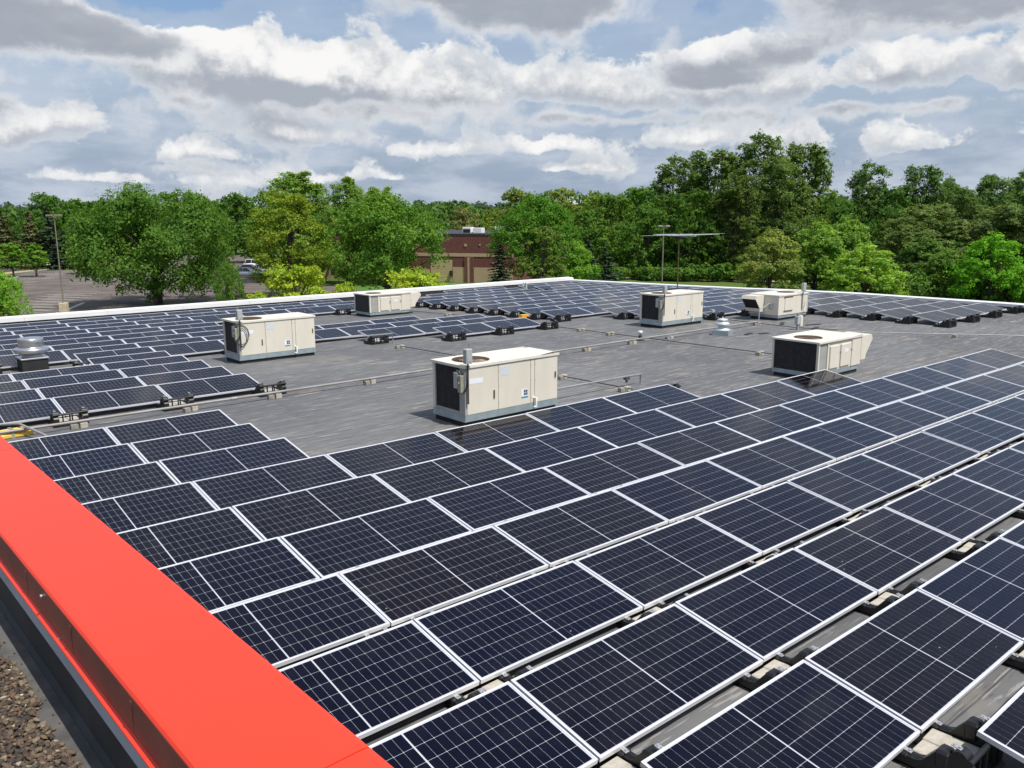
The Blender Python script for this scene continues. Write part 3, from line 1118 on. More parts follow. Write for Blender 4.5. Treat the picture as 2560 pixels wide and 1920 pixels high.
def unit_hood(name_label, loc, rz=0, post=False):
    """lower tan unit with a raked intake hood at one end"""
    W, D, H = 1.98, 1.22, .92
    curb = .19
    u = thing('rooftop_unit', name_label, 'air conditioner', loc, rz, 'tan rooftop air conditioners with intake hoods')
    m = MB()
    m.box((.05, .045, -.02), (W - .05, D - .05, .095))
    m.build('curb_skirt', M['tar'], u)
    m = MB()
    m.box((.02, .02, .09), (W - .03, D - .02, curb))
    m.build('curb', M['curb'], u)
    z0, z1 = curb + .003, H - .035
    m = MB()
    m.box((.42, .02, z0), (W, D, z1))
    m.box((.04, D - .05, z0), (.42, D, z1))
    m.build('casing', M['cream'], u)
    m = MB()
    m.box((.06, .07, z0 + .02), (.41, D - .06, z1 - .002))
    m.build('fan_section', M['dark'], u)
    for a, b in (((0, 0), (.055, .055)), ((0, D - .055), (.055, D)), ((.40, -.002), (.45, .03))):
        m = MB()
        m.box((a[0], a[1], z0), (b[0], b[1], z1))
        m.build('corner_post', M['cream'], u)
    m = MB()
    louvre(m, 'x', .03, .06, D - .06, z0 + .02, z1 - .01, .05, .012)
    m.box((.036, .06, z0 + .01), (.05, D - .06, z1 - .005))
    m.build('coil', M['coil'], u)
    m = MB()
    m.box((.06, .02, z0 + .01), (.40, .045, z1 - .004))
    m.build('coil_guard', M['coil_frame'], u)
    xs = [.455, .92, 1.42]
    for a, b in ((.52, .93), (1.02, 1.46)):
        m = MB()
        m.bbox((a, -.012, z0 + .05), (b, .021, z1 - .10), .01)
        m.build('access_panel', M['cream'], u)
    m = MB()
    m.bbox((1.55, .0, z0), (W, .021, z1), .006)
    m.build('filter_panel', M['cream'], u)
    for px in (.98, 1.5):
        m = MB()
        m.bbox((px - .015, -.03, .58), (px + .015, -.0, .64), .005)
        m.build('latch', M['coil_frame'], u)
    m = MB()
    m.box((1.18, -.0145, .58), (1.34, -.0115, .66))
    m.build('sticker', M['sticker'], u)
    lid = MB()
    lx0, lx1, ly0, ly1 = -.025, W + .02, -.025, D + .025
    plate_hole(lid, lx0, lx1, ly0, ly1, H + .006, .56, D / 2, .33)
    lid.add([(lx0, ly0, z1), (lx1, ly0, z1), (lx1, ly1, z1), (lx0, ly1, z1), (lx0, ly0, H + .006), (lx1, ly0, H + .006), (lx1, ly1, H + .006), (lx0, ly1, H + .006)],
            [(0, 1, 5, 4), (1, 2, 6, 5), (2, 3, 7, 6), (3, 0, 4, 7)])
    lid.build('lid', M['cream_top'], u)
    fan(u, .56, D / 2, H - .004, .33)
    # hood: half the depth of the unit, open underneath
    prof = [(W + .002, H - .03), (W + .50, H - .03), (W + .555, H - .15), (W + .27, .42), (W + .24, .30), (W + .002, .30)]
    h0, h1 = -.004, .62
    m = MB()
    for s0, s1 in ((h0, h0 + .012), (h1 - .012, h1)):
        m.prism(prof, 'y', s0, s1)
    m.box((W + .002, h0 + .012, H - .042), (W + .50, h1 - .012, H - .03))
    m.prism([(W + .50, H - .03), (W + .555, H - .15), (W + .543, H - .15), (W + .488, H - .042)], 'y', h0 + .012, h1 - .012)
    m.prism([(W + .27, .42), (W + .24, .30), (W + .002, .30), (W + .002, .312), (W + .23, .312), (W + .26, .42)], 'y', h0 + .012, h1 - .012)
    m.build('intake_hood', M['cream'], u)
    m = MB()
    m.prism([(W + .50, H - .18), (W + .515, H - .18), (W + .26, .44), (W + .245, .44)], 'y', h0 + .02, h1 - .02)
    m.build('intake_screen', M['dark'], u)
    m = MB()
    m.bbox((W + .003, .80, .42), (W + .06, .98, .62), .01)
    m.build('control_box', M['grey_box'], u)
    return u


unit_A = unit_big('tan rooftop air conditioner nearest the camera, standing just behind the large near array', (5.325, -3.15, 0), W=2.33)
unit_B = unit_big('tan rooftop air conditioner with looped cables, standing between the left arrays', (5.22, 6.57, zr(6.9)), loops=True)
unit_D = unit_big('tan rooftop air conditioner with the television aerial behind it', (18.80, 3.32, zr(3.8)), sticker=False)
unit_F = unit_hood('low tan air conditioner with hood at right, standing behind the near array', (14.05, -5.16, 0))
unit_C = unit_hood('small tan hooded air conditioner standing before the white back parapet', (14.28, 14.80, zr(15.4)))
unit_E = unit_hood('tan air conditioner with its open hood at its left end, beyond the mushroom vent', (25.52, 3.05, zr(2.4)), math.pi)
# fittings on the near side of unit E (its back, as it stands turned about)
m = MB()
m.tube([(.42, 1.24, .95), (.42, 1.24, .30)], .014, 6)
m.tube([(.30, 1.26, .62), (.32, 1.30, .50), (.38, 1.26, .34), (.30, 1.25, .2)], .012, 6)
m.build('cable', M['grey_box'], unit_E)
m = MB()
m.bbox((.34, 1.225, 1.0), (.52, 1.33, 1.30), .01)
m.tube([(.43, 1.27, 1.0), (.43, 1.25, .4)], .02, 8)
m.build('receptacle_box', M['grey_box'], unit_E)
m = MB()
m.bbox((1.10, 1.222, .34), (1.58, 1.24, .80), .008)
m.build('access_panel', M['cream'], unit_E)
for zz in (.82, .32):
    m = MB()
    m.bbox((1.06, 1.225, zz), (1.64, 1.25, zz + .03), .005)
    m.build('panel_rail', M['rust'], unit_E)

# ------------------------------------------------------------------ vents, posts, pipes and their supports
t = thing('exhaust_fan', 'spun aluminium exhaust fan on a black curb in the gap of the left array', 'vent', (.97, 9.98, zr(9.98)))
m = MB()
m.box((-.31, -.31, -.01), (.31, .31, .33))
m.build('curb', M['tar'], t)
m = MB()
m.bbox((-.335, -.335, .325), (.335, .335, .365), .008)
m.lathe([(.25, .36), (.25, .47), (.40, .49), (.42, .53), (.42, .58), (.395, .61), (.30, .63), (.30, .645)], n=40)
m.build('base', M['spun'], t)
m = MB()
m.lathe([(.285, .64), (.305, .66), (.305, .84), (.29, .865), (.0, .875)], n=40)
m.build('motor_dome', M['spun'], t)
m = MB()
m.lathe([(.308, .655), (.312, .66), (.308, .665)], n=40)
m.build('band', M['coil_frame'], t)

t = thing('mushroom_vent', 'weathered metal mushroom vent on a square curb in the open roof', 'vent', (19.02, 1.02, zr(1)), R(20))
m = MB()
m.box((-.27, -.27, -.01), (.27, .27, .17))
m.build('curb', M['curb'], t)
m = MB()
m.lathe([(.25, .17), (.17, .22), (.13, .30), (.13, .33)], n=24)
m.build('neck', M['vent_white'], t)
m = MB()
m.lathe([(.20, .32), (.225, .335), (.225, .37), (.20, .40), (.14, .43), (.13, .46), (.17, .48), (.17, .50), (.10, .53), (.0, .54)], n=32)
m.tube([(0, 0, .53), (0, 0, .59)], .02, 8)
m.build('cap', M['vent_white'], t)

t = thing('vent_pipe', 'small white capped vent pipe where two pipe runs cross', 'vent', (16.12, 1.98, zr(2)))
m = MB()
m.lathe([(.16, 0), (.12, .015), (.055, .03), (.05, .16)], n=20)
m.build('flashing', M['tar'], t)
m = MB()
m.lathe([(.045, .12), (.045, .20), (.085, .21), (.085, .28), (.05, .31), (0, .315)], n=20)
m.build('cap', M['vent_white'], t)

t = thing('gooseneck_vent', 'grey gooseneck vent pipe bent over beside the back parapet', 'vent', (27.05, 19.55, zr(19.5)))
m = MB()
pts = [(0, 0, 0), (0, 0, .42)] + [(-.11 + .11 * math.cos(a), 0, .42 + .12 * math.sin(a)) for a in [math.pi * k / 8 for k in range(1, 9)]] + [(-.22, 0, .36)]
m.tube(pts, .06, 12)
m.build('pipe', M['vent_white'], t)
m = MB()
m.lathe([(.20, .0), (.18, .02), (.075, .05), (.07, .12)], n=20)
m.build('flashing', M['tar'], t)

t = thing('junction_post', 'post with two grey beige electrical boxes behind the hooded unit', 'junction box', (21.68, -.11, zr(0)))
m = MB()
m.tube([(-.05, 0, 0), (-.05, 0, .58)], .05, 10)
m.build('post', M['pipe'], t)
m = MB()
m.bbox((-.17, -.07, .22), (.0, .06, .50), .01)
m.build('meter_box', M['grey_box'], t)
m = MB()
m.bbox((.03, -.06, .14), (.17, .06, .50), .01)
m.build('switch_box', M['cream'], t)


def piece(name, label, cat, parts, group=None):
    """thing from [(part name, MB, material)] given in world coordinates; its Empty stands at the first vertex"""
    v = parts[0][1].v[0]
    t = thing(name, label, cat, (v[0], v[1], zr(v[1])), 0, group)
    for nm, mb_, mt in parts:
        child(mb_, nm, mt, t)
    return t


def run(pts):
    return pts


def pipe_mb(pts, r, n=8):
    m_ = MB()
    m_.tube(pts, r, n)
    return m_


H1 = .135
g_pts = [(-2.95, 1.62, zr(1.6) + H1), (22.0, 1.62, zr(1.6) + H1)]
riser = [(22.0, 1.62, H1), (22.0, 1.62, .52), (22.0, 1.62, .52), (23.45, 2.15, .60)]
fl = MB()
for px in (2.9, 8.9, 15.0, 20.8):
    fl.tube([(px, 1.62, H1 - .02), (px + .12, 1.62, H1 - .02)], .036, 8)
piece('gas_pipe', 'long grey gas pipe running across the open roof on small blocks', 'pipe',
      [('pipe', pipe_mb(g_pts, .027), M['pipe_brown']), ('riser', pipe_mb(riser, .02), M['pipe']), ('coupling', fl, M['pipe'])])
piece('gas_branch', 'short raised gas branch from the right end of the nearest tan unit', 'pipe',
      [('pipe', pipe_mb([(7.62, -2.6, .26), (10.82, -2.6, .24), (10.83, -2.6, .02)], .022), M['pipe']),
       ('valve', MB().box((10.28, -2.64, .17), (10.42, -2.56, .24)).box((10.32, -2.61, .10), (10.38, -2.59, .18)), M['conduit'])], 'raised gas branches')
zb = zr(6.9)
piece('gas_branch', 'short raised gas branch from the tan unit with looped cables to the island panels', 'pipe',
      [('pipe', pipe_mb([(7.44, 6.9, .29), (10.25, 6.9, .24), (10.26, 6.9, zb + .02)], .022), M['pipe'])], 'raised gas branches')
piece('gas_branch', 'short raised gas branch from the right end of the aerial unit', 'pipe',
      [('pipe', pipe_mb([(21.0, 3.6, .30), (22.15, 3.6, .29), (22.16, 3.6, zr(3.6) + .02)], .020), M['pipe']),
       ('valve', MB().box((21.95, 3.55, .27), (22.10, 3.66, .36)), M['grey_box'])], 'raised gas branches')


def on_roof(pts, h):
    return [(px, py, zr(py) + h) for px, py in pts]


GCOND = 'dark conduits laid across the roof'
for lab, pts in (('dark conduit crossing the roof just right of the nearest tan unit', [(9.99, -3.1), (9.92, -.8), (9.9, 3.4), (9.86, 6.1)]),
                 ('dark conduit from the hooded unit past the small white vent pipe', [(16.5, -3.95), (16.42, -2.4), (16.33, -.3), (16.3, 2.0), (16.34, 6.3)]),
                 ('dark conduit between the mushroom vent and the unit with the open hood', [(22.05, 3.0), (21.9, .9), (21.85, .1), (22.1, -.7), (22.3, -1.2)]),
                 ('dark conduit from the small hooded unit at the back toward the middle array', [(16.5, 15.3), (16.62, 14.2), (16.8, 11.6)])):
    piece('conduit', lab, 'conduit', [('conduit_run', pipe_mb(on_roof(pts, .075), .014, 6), M['conduit'])], GCOND)
piece('conduit', 'pale conduit running off to the right beyond the hooded unit', 'conduit',
      [('conduit_run', pipe_mb(on_roof([(20.6, -.1), (22.36, -2.35), (25.07, -5.8), (27.2, -8.5)], .10), .017, 6), M['pipe'])], 'pale conduits')

sup_proto = None
SUPPORTS = [(-.01, 1.62, 0, 'support block under the gas pipe by the first foot from the coping'), (2.05, 1.62, 0, 'support block under the gas pipe by the second front foot of the left array'),
            (3.86, 1.62, 0, 'support block under the gas pipe at the right front foot of the left array'), (6.21, 1.62, 0, 'support block under the gas pipe alone on open roof left of the nearest unit'),
            (13.39, 1.62, 0, 'support block under the gas pipe, first one right of the nearest unit'), (15.34, 1.62, 0, 'support block under the gas pipe just before the white vent pipe'),
            (17.1, 1.62, 0, 'low dark support block under the gas pipe just past the white vent pipe'), (21.9, 1.62, 0, 'support block under the gas pipe at its riser'),
            (9.93, -.95, 1, 'pale support blocks under the conduit right of the nearest unit'), (9.95, -2.9, 1, 'support blocks at the end of the conduit against the near array'),
            (16.33, 4.75, 1, 'support blocks under the conduit nearest the far right array'), (16.33, 3.42, 1, 'support blocks under the conduit before the white vent pipe'),
            (16.4, -2.1, 1, 'support blocks under the conduit left of the low hooded unit'), (23.85, -4.25, 1, 'support block under the pale conduit on the open roof at right'),
            (9.83, 5.85, 1, 'support blocks at the foot of the island array gas branch'), (16.72, 12.75, 1, 'support block on end under the conduit before the back unit')]
for px, py, across, lab in SUPPORTS:
    if sup_proto is None:
        t = thing('pipe_support', lab, 'support block', group='support blocks under pipes and conduits')
        m = MB().bbox((-.15, -.06, 0), (-.02, .06, .095), .006)
        m.build('block', M['wood'], t)
        m = MB().bbox((.01, -.055, 0), (.14, .06, .10), .006)
        m.build('block', M['block'], t)
        sup_proto = t
    else:
        t = copy_tree(sup_proto)
    t.location = (px, py, zr(py) + (-.03 if 'low dark' in lab else 0))
    t.rotation_euler = (0, 0, rng.uniform(-.25, .25))
    t['label'] = lab

t = thing('pipe_saddle', 'yellow plastic pipe saddle on the gas pipe by the red coping', 'pipe saddle', (-1.12, 1.72, zr(1.7)), R(8))
m = MB()
m.bbox((-.42, -.10, 0), (.36, .10, .085), .02)
m.build('base', M['yellow'], t)
m = MB()
m.bbox((-.42, -.085, .085), (.30, -.005, .155), .02)
m.bbox((-.42, .015, .085), (.30, .09, .15), .02)
m.build('clamp', M['yellow'], t)
m = MB()
m.box((.0, -.105, .0), (.045, .105, .165))
m.build('strap', M['olive_box'], t)
piece('conduit', 'short grey conduit slanting over the yellow pipe saddle', 'conduit',
      [('conduit_run', pipe_mb([(-1.16, 2.25, .12), (-.95, 1.75, .20), (-.72, 1.05, .10), (-.66, .75, .05)], .022), M['pipe'])], 'pale conduits')
t = thing('pipe_saddle', 'orange plastic pipe saddle beside the left feet of the far right array', 'pipe saddle', (17.95, 9.45, zr(9.5)), R(-5))
m = MB()
m.prism([(-.22, 0), (.22, 0), (.16, .15), (-.16, .15)], 'y', -.11, .11)
m.build('base', M['orange'], t)
m = MB()
m.box((-.17, -.112, .15), (.17, .112, .165))
m.build('clamp', M['yellow'], t)
for lab, px, py, w, rz in (('flat black mat beside the mushroom vent, the nearer one', 19.75, .52, .26, .25), ('flat black mat beside the mushroom vent, the farther one', 20.2, .25, .2, -.1),
                           ('long flat black mat before the unit with the open hood', 22.9, 1.25, .34, .5), ('flat black mat right of the electrical post', 22.6, -.2, .3, .3), ('bent black mat behind the electrical post', 23.4, .35, .33, -.2)):
    m = MB().bbox((-w, -.07, 0), (w, .07, .02), .006)
    o = m.build('rubber_mat', M['epdm'], None, (px, py, zr(py) + .003), (0, 0, rz))
    tag(o, lab, 'mat', 'black rubber mats')

# television aerial on the roof behind unit D
ax, ay = 21.12, 4.55
t = thing('aerial', 'wide television aerial on a thin dark mast above the tan units', 'antenna', (ax, ay, zr(ay)))
m = MB()
m.lathe([(.42, 1.02), (.42, 1.10), (.36, 1.15), (.06, 1.17)], n=28)
m.tube([(0, 0, 0), (0, 0, 1.1)], .05, 8)
m.build('mast_base', M['tar'], t)
m = MB()
m.tube([(0, 0, 1.1), (0, 0, 3.16)], .021, 8)
m.build('mast', M['rust'], t)
zt = 3.08
m = MB()
m.box((-.03, -.75, zt - .02), (.03, .75, zt + .02))
m.build('boom', M['clip'], t)
for yy_, l0, l1, r_ in ((-.70, -1.25, 1.45, .012), (-.42, -1.20, 1.4, .015), (-.1, -2.2, 2.62, .008), (.2, -1.0, 1.05, .013), (.48, -.75, .8, .010), (.70, -.62, .62, .010)):
    m = MB()
    m.tube([(l0, yy_, zt + .03), (l1, yy_, zt + .03)], r_, 6)
    m.build('element', M['clip'], t)
m = MB()
m.bbox((-.10, -.16, zt - .10), (.12, .12, zt - .02), .01)
m.build('mount', M['dark'], t)

# ------------------------------------------------------------------ the ground
def ground_mat():
    m = bpy.data.materials.new('meadow_grass')
    m.use_nodes = True
    nt = m.node_tree
    x = NX(nt)
    tc = nt.nodes.new('ShaderNodeTexCoord')
    n = x.noise(tc.outputs['Object'], .09, 6, .6)
    n2 = x.noise(tc.outputs['Object'], 1.4, 5, .7)
    c = x.mix(x.smooth(n, .3, .7), (.060, .115, .022), (.095, .150, .035))
    c = x.mix(x.mul(x.smooth(n2, .4, .75), .5), c, (.13, .165, .05))
    b = nt.nodes['Principled BSDF']
    nt.links.new(c, b.inputs['Base Color'])
    b.inputs['Roughness'].default_value = .95
    b.inputs['Specular IOR Level'].default_value = .1
    return m


def sheet(name, poly, z, m, kind='structure', parent=None):
    mb_ = MB()
    mb_.add([(px, py, z) for px, py in poly], [tuple(range(len(poly)))])
    o = mb_.build(name, m)
    return tag(o, kind=kind)


sheet('ground', [(-2500, -800), (3500, -800), (3500, 3500), (-2500, 3500)], GZ - .02, ground_mat())
M['asphalt'] = mat('sun_bleached_asphalt', (.128, .105, .090), .9, var=.3, vscale=.35, detail=9, bump=.1)
M['asphalt2'] = mat('road_asphalt', (.085, .075, .07), .9, var=.25, vscale=.4, detail=8)
M['paint'] = mat('road_paint', (.62, .60, .55), .8, var=.2, vscale=3)
M['kerb'] = mat('concrete_kerb', (.50, .44, .35), .85, var=.1, vscale=1.5)
M['sand'] = mat('sandy_verge', (.46, .33, .19), .95, var=.2, vscale=.7, detail=8)
M['lawn'] = mat('mown_lawn', (.075, .175, .022), .95, var=.12, vscale=.55, stretch=(1, .12, 1))

lot = sheet('parking_lot', [(-40, 26), (34, 26), (52, 62), (53, 84), (49, 98), (66, 128), (82, 172), (66, 186), (48, 150), (36, 152), (29, 146.5), (24.5, 138), (21.5, 128), (6, 96), (-40, 40)], GZ + .01, M['asphalt'])
sheet('road', [(-60, 100), (4, 131), (25, 149), (39.5, 160), (56, 172), (54, 176.5), (38, 164.8), (22, 152.5), (-2, 137), (-64, 107)], GZ + .01, M['asphalt2'])
sheet('verge', [(4, 96), (18, 126), (22.3, 137), (25, 142.5), (30, 147.6), (36, 152.6), (46, 151.5), (54, 168), (39.5, 157.6), (25, 147), (4, 129), (-50, 103), (-40, 60)], GZ + .014, M['sand'])
sheet('lawn', [(44, 62), (49.5, 72), (56, 97.2), (68.2, 76.4), (60, 66), (52, 58)], GZ + .012, M['lawn'])
sheet('footpath', [(87, 76), (90, 78), (100, 52.5), (130, 20), (126, 18), (98, 50)], GZ + .012, M['sand'])
m = MB()
for a, b in (((18, 126), (22.3, 137)), ((22.3, 137), (25, 142.5)), ((25, 142.5), (30, 147.6)), ((30, 147.6), (36, 152.6)), ((36, 152.6), (46, 151.5))):
    d = (Vector(b) - Vector(a)).normalized()
    nrm = Vector((-d.y, d.x)) * .11
    q = [(a[0] - nrm.x, a[1] - nrm.y), (b[0] - nrm.x, b[1] - nrm.y), (b[0] + nrm.x, b[1] + nrm.y), (a[0] + nrm.x, a[1] + nrm.y)]
    m.prism(q, 'z', GZ, GZ + .15)
tag(m.build('kerb', M['kerb']), kind='structure')
m = MB()
for a, b in (((22, 156.2), (39, 168.6)), ((39, 168.6), (55, 180)), ((-20, 134), (22, 156.2))):
    d = (Vector(b) - Vector(a)).normalized()
    nrm = Vector((-d.y, d.x)) * .9
    q = [(a[0] - nrm.x, a[1] - nrm.y), (b[0] - nrm.x, b[1] - nrm.y), (b[0] + nrm.x, b[1] + nrm.y), (a[0] + nrm.x, a[1] + nrm.y)]
    m.prism(q, 'z', GZ, GZ + .06)
tag(m.build('pavement', M['kerb']), kind='structure')

# stall lines: a mesh shared by all, children of the parking lot
lm = MB()
lm.add([(-2.6, -.06, 0), (2.6, -.06, 0), (2.6, .06, 0), (-2.6, .06, 0)], [(0, 1, 2, 3)])
LINE_ME = lm.mesh('stall_line', M['paint'])
e1 = Vector((.43, .903))
sd = math.atan2(-.80, .60)
for (bx, by, n) in ((9.5, 70, 13), (17.0, 83.5, 9), (22.5, 122, 9), (27.5, 131, 9), (30.5, 118, 8), (53, 96, 12), (60, 118, 10), (70, 136, 8)):
    for i in range(n):
        p_ = Vector((bx, by)) + e1 * (i * 2.75 - 4)
        o = link('stall_line', LINE_ME, lot, (p_.x, p_.y, GZ + .016), (0, 0, sd + rng.uniform(-.03, .03)))
for a, b, w in (((17.3, 77.3), (20.9, 84.5), .2), ((21.5, 127.8), (24.9, 135.6), .2), ((12, 70), (17.3, 77.3), .12)):
    d = Vector(b) - Vector(a)
    mm = MB()
    mm.add([(-d.length / 2, -w, 0), (d.length / 2, -w, 0), (d.length / 2, w, 0), (-d.length / 2, w, 0)], [(0, 1, 2, 3)])
    o = mm.build('island_line', M['paint'], lot, ((a[0] + b[0]) / 2, (a[1] + b[1]) / 2, GZ + .02), (0, 0, math.atan2(d.y, d.x)))


# ------------------------------------------------------------------ lamp posts
M['pole'] = mat('weathered_pole', (.24, .21, .17), .6, .2, var=.15, vscale=2)
M['ped'] = mat('painted_pedestal', (.55, .47, .30), .85, var=.12, vscale=3)


def lamp_post(label, x, y, h, rz, arm, base=True):
    t = thing('lamp_post', label, 'street lamp', (x, y, GZ), rz, None)
    if base:
        m = MB().bbox((-.34, -.34, 0), (.34, .34, .95), .04)
        m.build('pedestal', M['ped'], t)
    m = MB()
    m.tube([(0, 0, .9 if base else 0), (0, 0, h)], [.075, .05], 8)
    m.build('pole', M['pole'], t)
    for s in (-1, 1):
        m = MB()
        m.bbox((s * .12 - (.0 if s > 0 else arm), -.2, h - .16), (s * .12 + (arm if s > 0 else .0), .2, h + .02), .04)
        m.box((min(0, s * .14), -.03, h - .10), (max(0, s * .14), .03, h - .04))
        m.build('lamp_head', M['pole'], t)


lamp_post('double headed lamp post on a concrete pedestal in the parking lot', 16.95, 75.9, 9.35, -.711, .62)
lamp_post('double headed lamp post standing on the grass before the woods, beside the aerial', 55.9, 33.7, 8.25, -.6, .42, False)

# ------------------------------------------------------------------ cars
M['glass_dark'] = mat('car_glass', (.012, .014, .016), .08, spec=.6)
M['tyre'] = mat('tyre_rubber', (.015, .015, .015), .85)
M['rim'] = mat('alloy_rim', (.45, .46, .47), .3, .8)
M['lamp_red'] = mat('tail_lamp', (.35, .012, .01), .25)
M['lamp_clear'] = mat('head_lamp', (.65, .66, .66), .15)
M['trim'] = mat('black_trim', (.02, .02, .02), .5)


def car(label, x, y, rz, paint, L=4.6, H=1.48, W=1.82, suv=False):
    t = thing('parked_car', label, 'car', (x, y, GZ + .012), rz, 'cars parked under the maples')
    hw = W / 2
    # body: sections along the length, half width and heights
    hood, boot, belt = (.80, .88, .92) if not suv else (.98, 1.02, 1.04)
    st = [(-L / 2, .66, .42, .70), (-L / 2 + .10, .84, .30, boot - .04), (-L / 2 + .55, .95, .22, boot), (-L * .22, 1.0, .20, belt), (0, 1.0, .20, belt - .01), (L * .17, 1.0, .20, belt - .03),
          (L / 2 - .75, .97, .21, hood), (L / 2 - .22, .88, .26, hood - .10), (L / 2, .66, .36, .60)]
    secs = []
    for sx, k, zb_, zt_ in st:
        w = hw * k
        secs.append([(sx, -w * .90, zb_), (sx, -w, zb_ + .16), (sx, -w * .985, (zb_ + zt_) / 2 + .1), (sx, -w * .90, zt_ - .02), (sx, -w * .6, zt_ + .015), (sx, w * .6, zt_ + .015), (sx, w * .90, zt_ - .02), (sx, w * .985, (zb_ + zt_) / 2 + .1), (sx, w, zb_ + .16), (sx, w * .90, zb_)])
    m = MB()
    n = 10
    vs = [p_ for s_ in secs for p_ in s_]
    fs = [(i * n + k, i * n + (k + 1) % n, (i + 1) * n + (k + 1) % n, (i + 1) * n + k) for i in range(len(secs) - 1) for k in range(n)]
    m.add(vs, fs, 0, True)
    m.add(secs[0], [tuple(range(n))], 0)
    m.add(secs[-1], [tuple(range(n))[::-1]], 0)
    m.build('body', paint, t)
    # greenhouse
    rb, rf = (-L * .42, L * .20) if suv else (-L * .36, L * .19)
    tb, tf = (-L * .37, L * .045) if suv else (-L * .20, L * .035)
    z0, z1 = belt - .03, H
    b0 = [(rb, -hw * .88), (rf, -hw * .88), (rf, hw * .88), (rb, hw * .88)]
    b1 = [(tb, -hw * .68), (tf, -hw * .68), (tf, hw * .68), (tb, hw * .68)]
    m = MB()
    m.add([(px, py, z0) for px, py in b0] + [(px, py, z1 - .05) for px, py in b1], [(0, 1, 5, 4), (1, 2, 6, 5), (2, 3, 7, 6), (3, 0, 4, 7)])
    m.build('window', M['glass_dark'], t)
    m = MB()
    m.bbox((tb - .06, -hw * .70, z1 - .06), (tf + .06, hw * .70, z1), .03)
    for (p0, p1) in zip(b0, b1):
        m.tube([(p0[0], p0[1], z0), (p1[0], p1[1], z1 - .03)], .035, 6)
    for s in (-1, 1):
        mxx = (tb + tf) / 2
        m.tube([(mxx - .1, s * hw * .885, z0), (mxx - .06, s * hw * .69, z1 - .03)], .035, 6)
    m.build('roof', paint, t)
    for sx in (-L * .31, L * .30):
        for s in (-1, 1):
            w_ = MB()
            w_.lathe([(.0, -.10), (.30, -.10), (.33, -.07), (.33, .07), (.30, .10), (.20, .10)], n=20)
            o = w_.build('wheel', M['tyre'], t, (sx, s * (hw - .10), .33), (R(-90) * s, 0, 0))
            r_ = MB()
            r_.lathe([(.20, .102), (.19, .085), (.06, .11), (.0, .11)], n=16)
            r_.build('rim', M['rim'], o)
    for s in (-1, 1):
        m = MB().bbox((L / 2 - .24, s * hw * .62 - .17, .60), (L / 2 - .07, s * hw * .62 + .17, .73), .03)
        m.build('headlight', M['lamp_clear'], t)
        m = MB().bbox((-L / 2 + .02, s * hw * .66 - .16, .68), (-L / 2 + .14, s * hw * .66 + .16, .84), .03)
        m.build('tail_light', M['lamp_red'], t)
        m = MB().bbox((L * .13, s * (hw + .03) - .08, belt - .02), (L * .13 + .13, s * (hw + .03) + .08, belt + .12), .03)
        m.build('mirror', paint, t)
    m = MB().bbox((L / 2 - .08, -.5, .36), (L / 2 + .012, .5, .52), .02)
    m.build('grille', M['trim'], t)
    return t


P_white = mat('white_car_paint', (.78, .79, .80), .25, coat=.6)
P_dark = mat('dark_car_paint', (.025, .028, .035), .22, coat=.8)
P_silver = mat('silver_blue_car_paint', (.28, .32, .37), .28, .5, coat=.6)
car('white estate car parked beyond the dark sedan, half hidden by the olive maple', 59.6, 126.0, R(-40), P_white, 4.7, 1.66, 1.86, True)
car('dark sedan parked between the white car and the silver blue car', 53.6, 115.4, R(-40), P_dark, 4.7, 1.46)
car('silver blue sedan parked nearest, beside the yellow green shrubs', 50.0, 108.4, R(-40), P_silver, 4.7, 1.45)

# ------------------------------------------------------------------ brick building
def brick_mat():
    m = bpy.data.materials.new('red_brick')
    m.use_nodes = True
    nt = m.node_tree
    x = NX(nt)
    tc = nt.nodes.new('ShaderNodeTexCoord')
    sep = nt.nodes.new('ShaderNodeSeparateXYZ')
    nt.links.new(tc.outputs['Object'], sep.inputs[0])
    br = nt.nodes.new('ShaderNodeTexBrick')
    br.inputs['Scale'].default_value = 1.0
    br.inputs['Brick Width'].default_value = .40
    br.inputs['Row Height'].default_value = .20
    br.inputs['Mortar Size'].default_value = .012
    br.inputs['Color1'].default_value = (.185, .055, .050, 1)
    br.inputs['Color2'].default_value = (.150, .042, .040, 1)
    br.inputs['Mortar'].default_value = (.22, .13, .11, 1)
    nt.links.new(x.comb(x.add(sep.outputs[0], sep.outputs[1]), sep.outputs[2], 0.0), br.inputs['Vector'])
    b = nt.nodes['Principled BSDF']
    nt.links.new(br.outputs['Color'], b.inputs['Base Color'])
    b.inputs['Roughness'].default_value = .9
    return m


M['brick'] = brick_mat()
M['tan'] = mat('tan_masonry', (.50, .37, .23), .85, var=.06, vscale=1.2)
M['tan_door'] = mat('tan_sectional_door', (.52, .40, .23), .6, var=.03, vscale=1)
M['coping_dark'] = mat('dark_parapet_cap', (.035, .033, .035), .6)
bd = math.atan2(74.6 - 97.6, 69.8 - 56.2)
bt = thing('brick_building', 'red brick warehouse with tan bands and a tan garage door beyond the back parapet', 'building', (49.5, 109, GZ), bd)
BL, BD_, BH = 43.0, 26.0, 6.35
m = MB()
m.box((13.2, 0, 0), (BL, BD_, BH - .02))
m.build('wall', M['brick'], bt)
m = MB()
m.box((13.17, -.03, BH), (BL + .03, BD_ + .03, BH + .28))
m.build('parapet_cap', M['coping_dark'], bt)
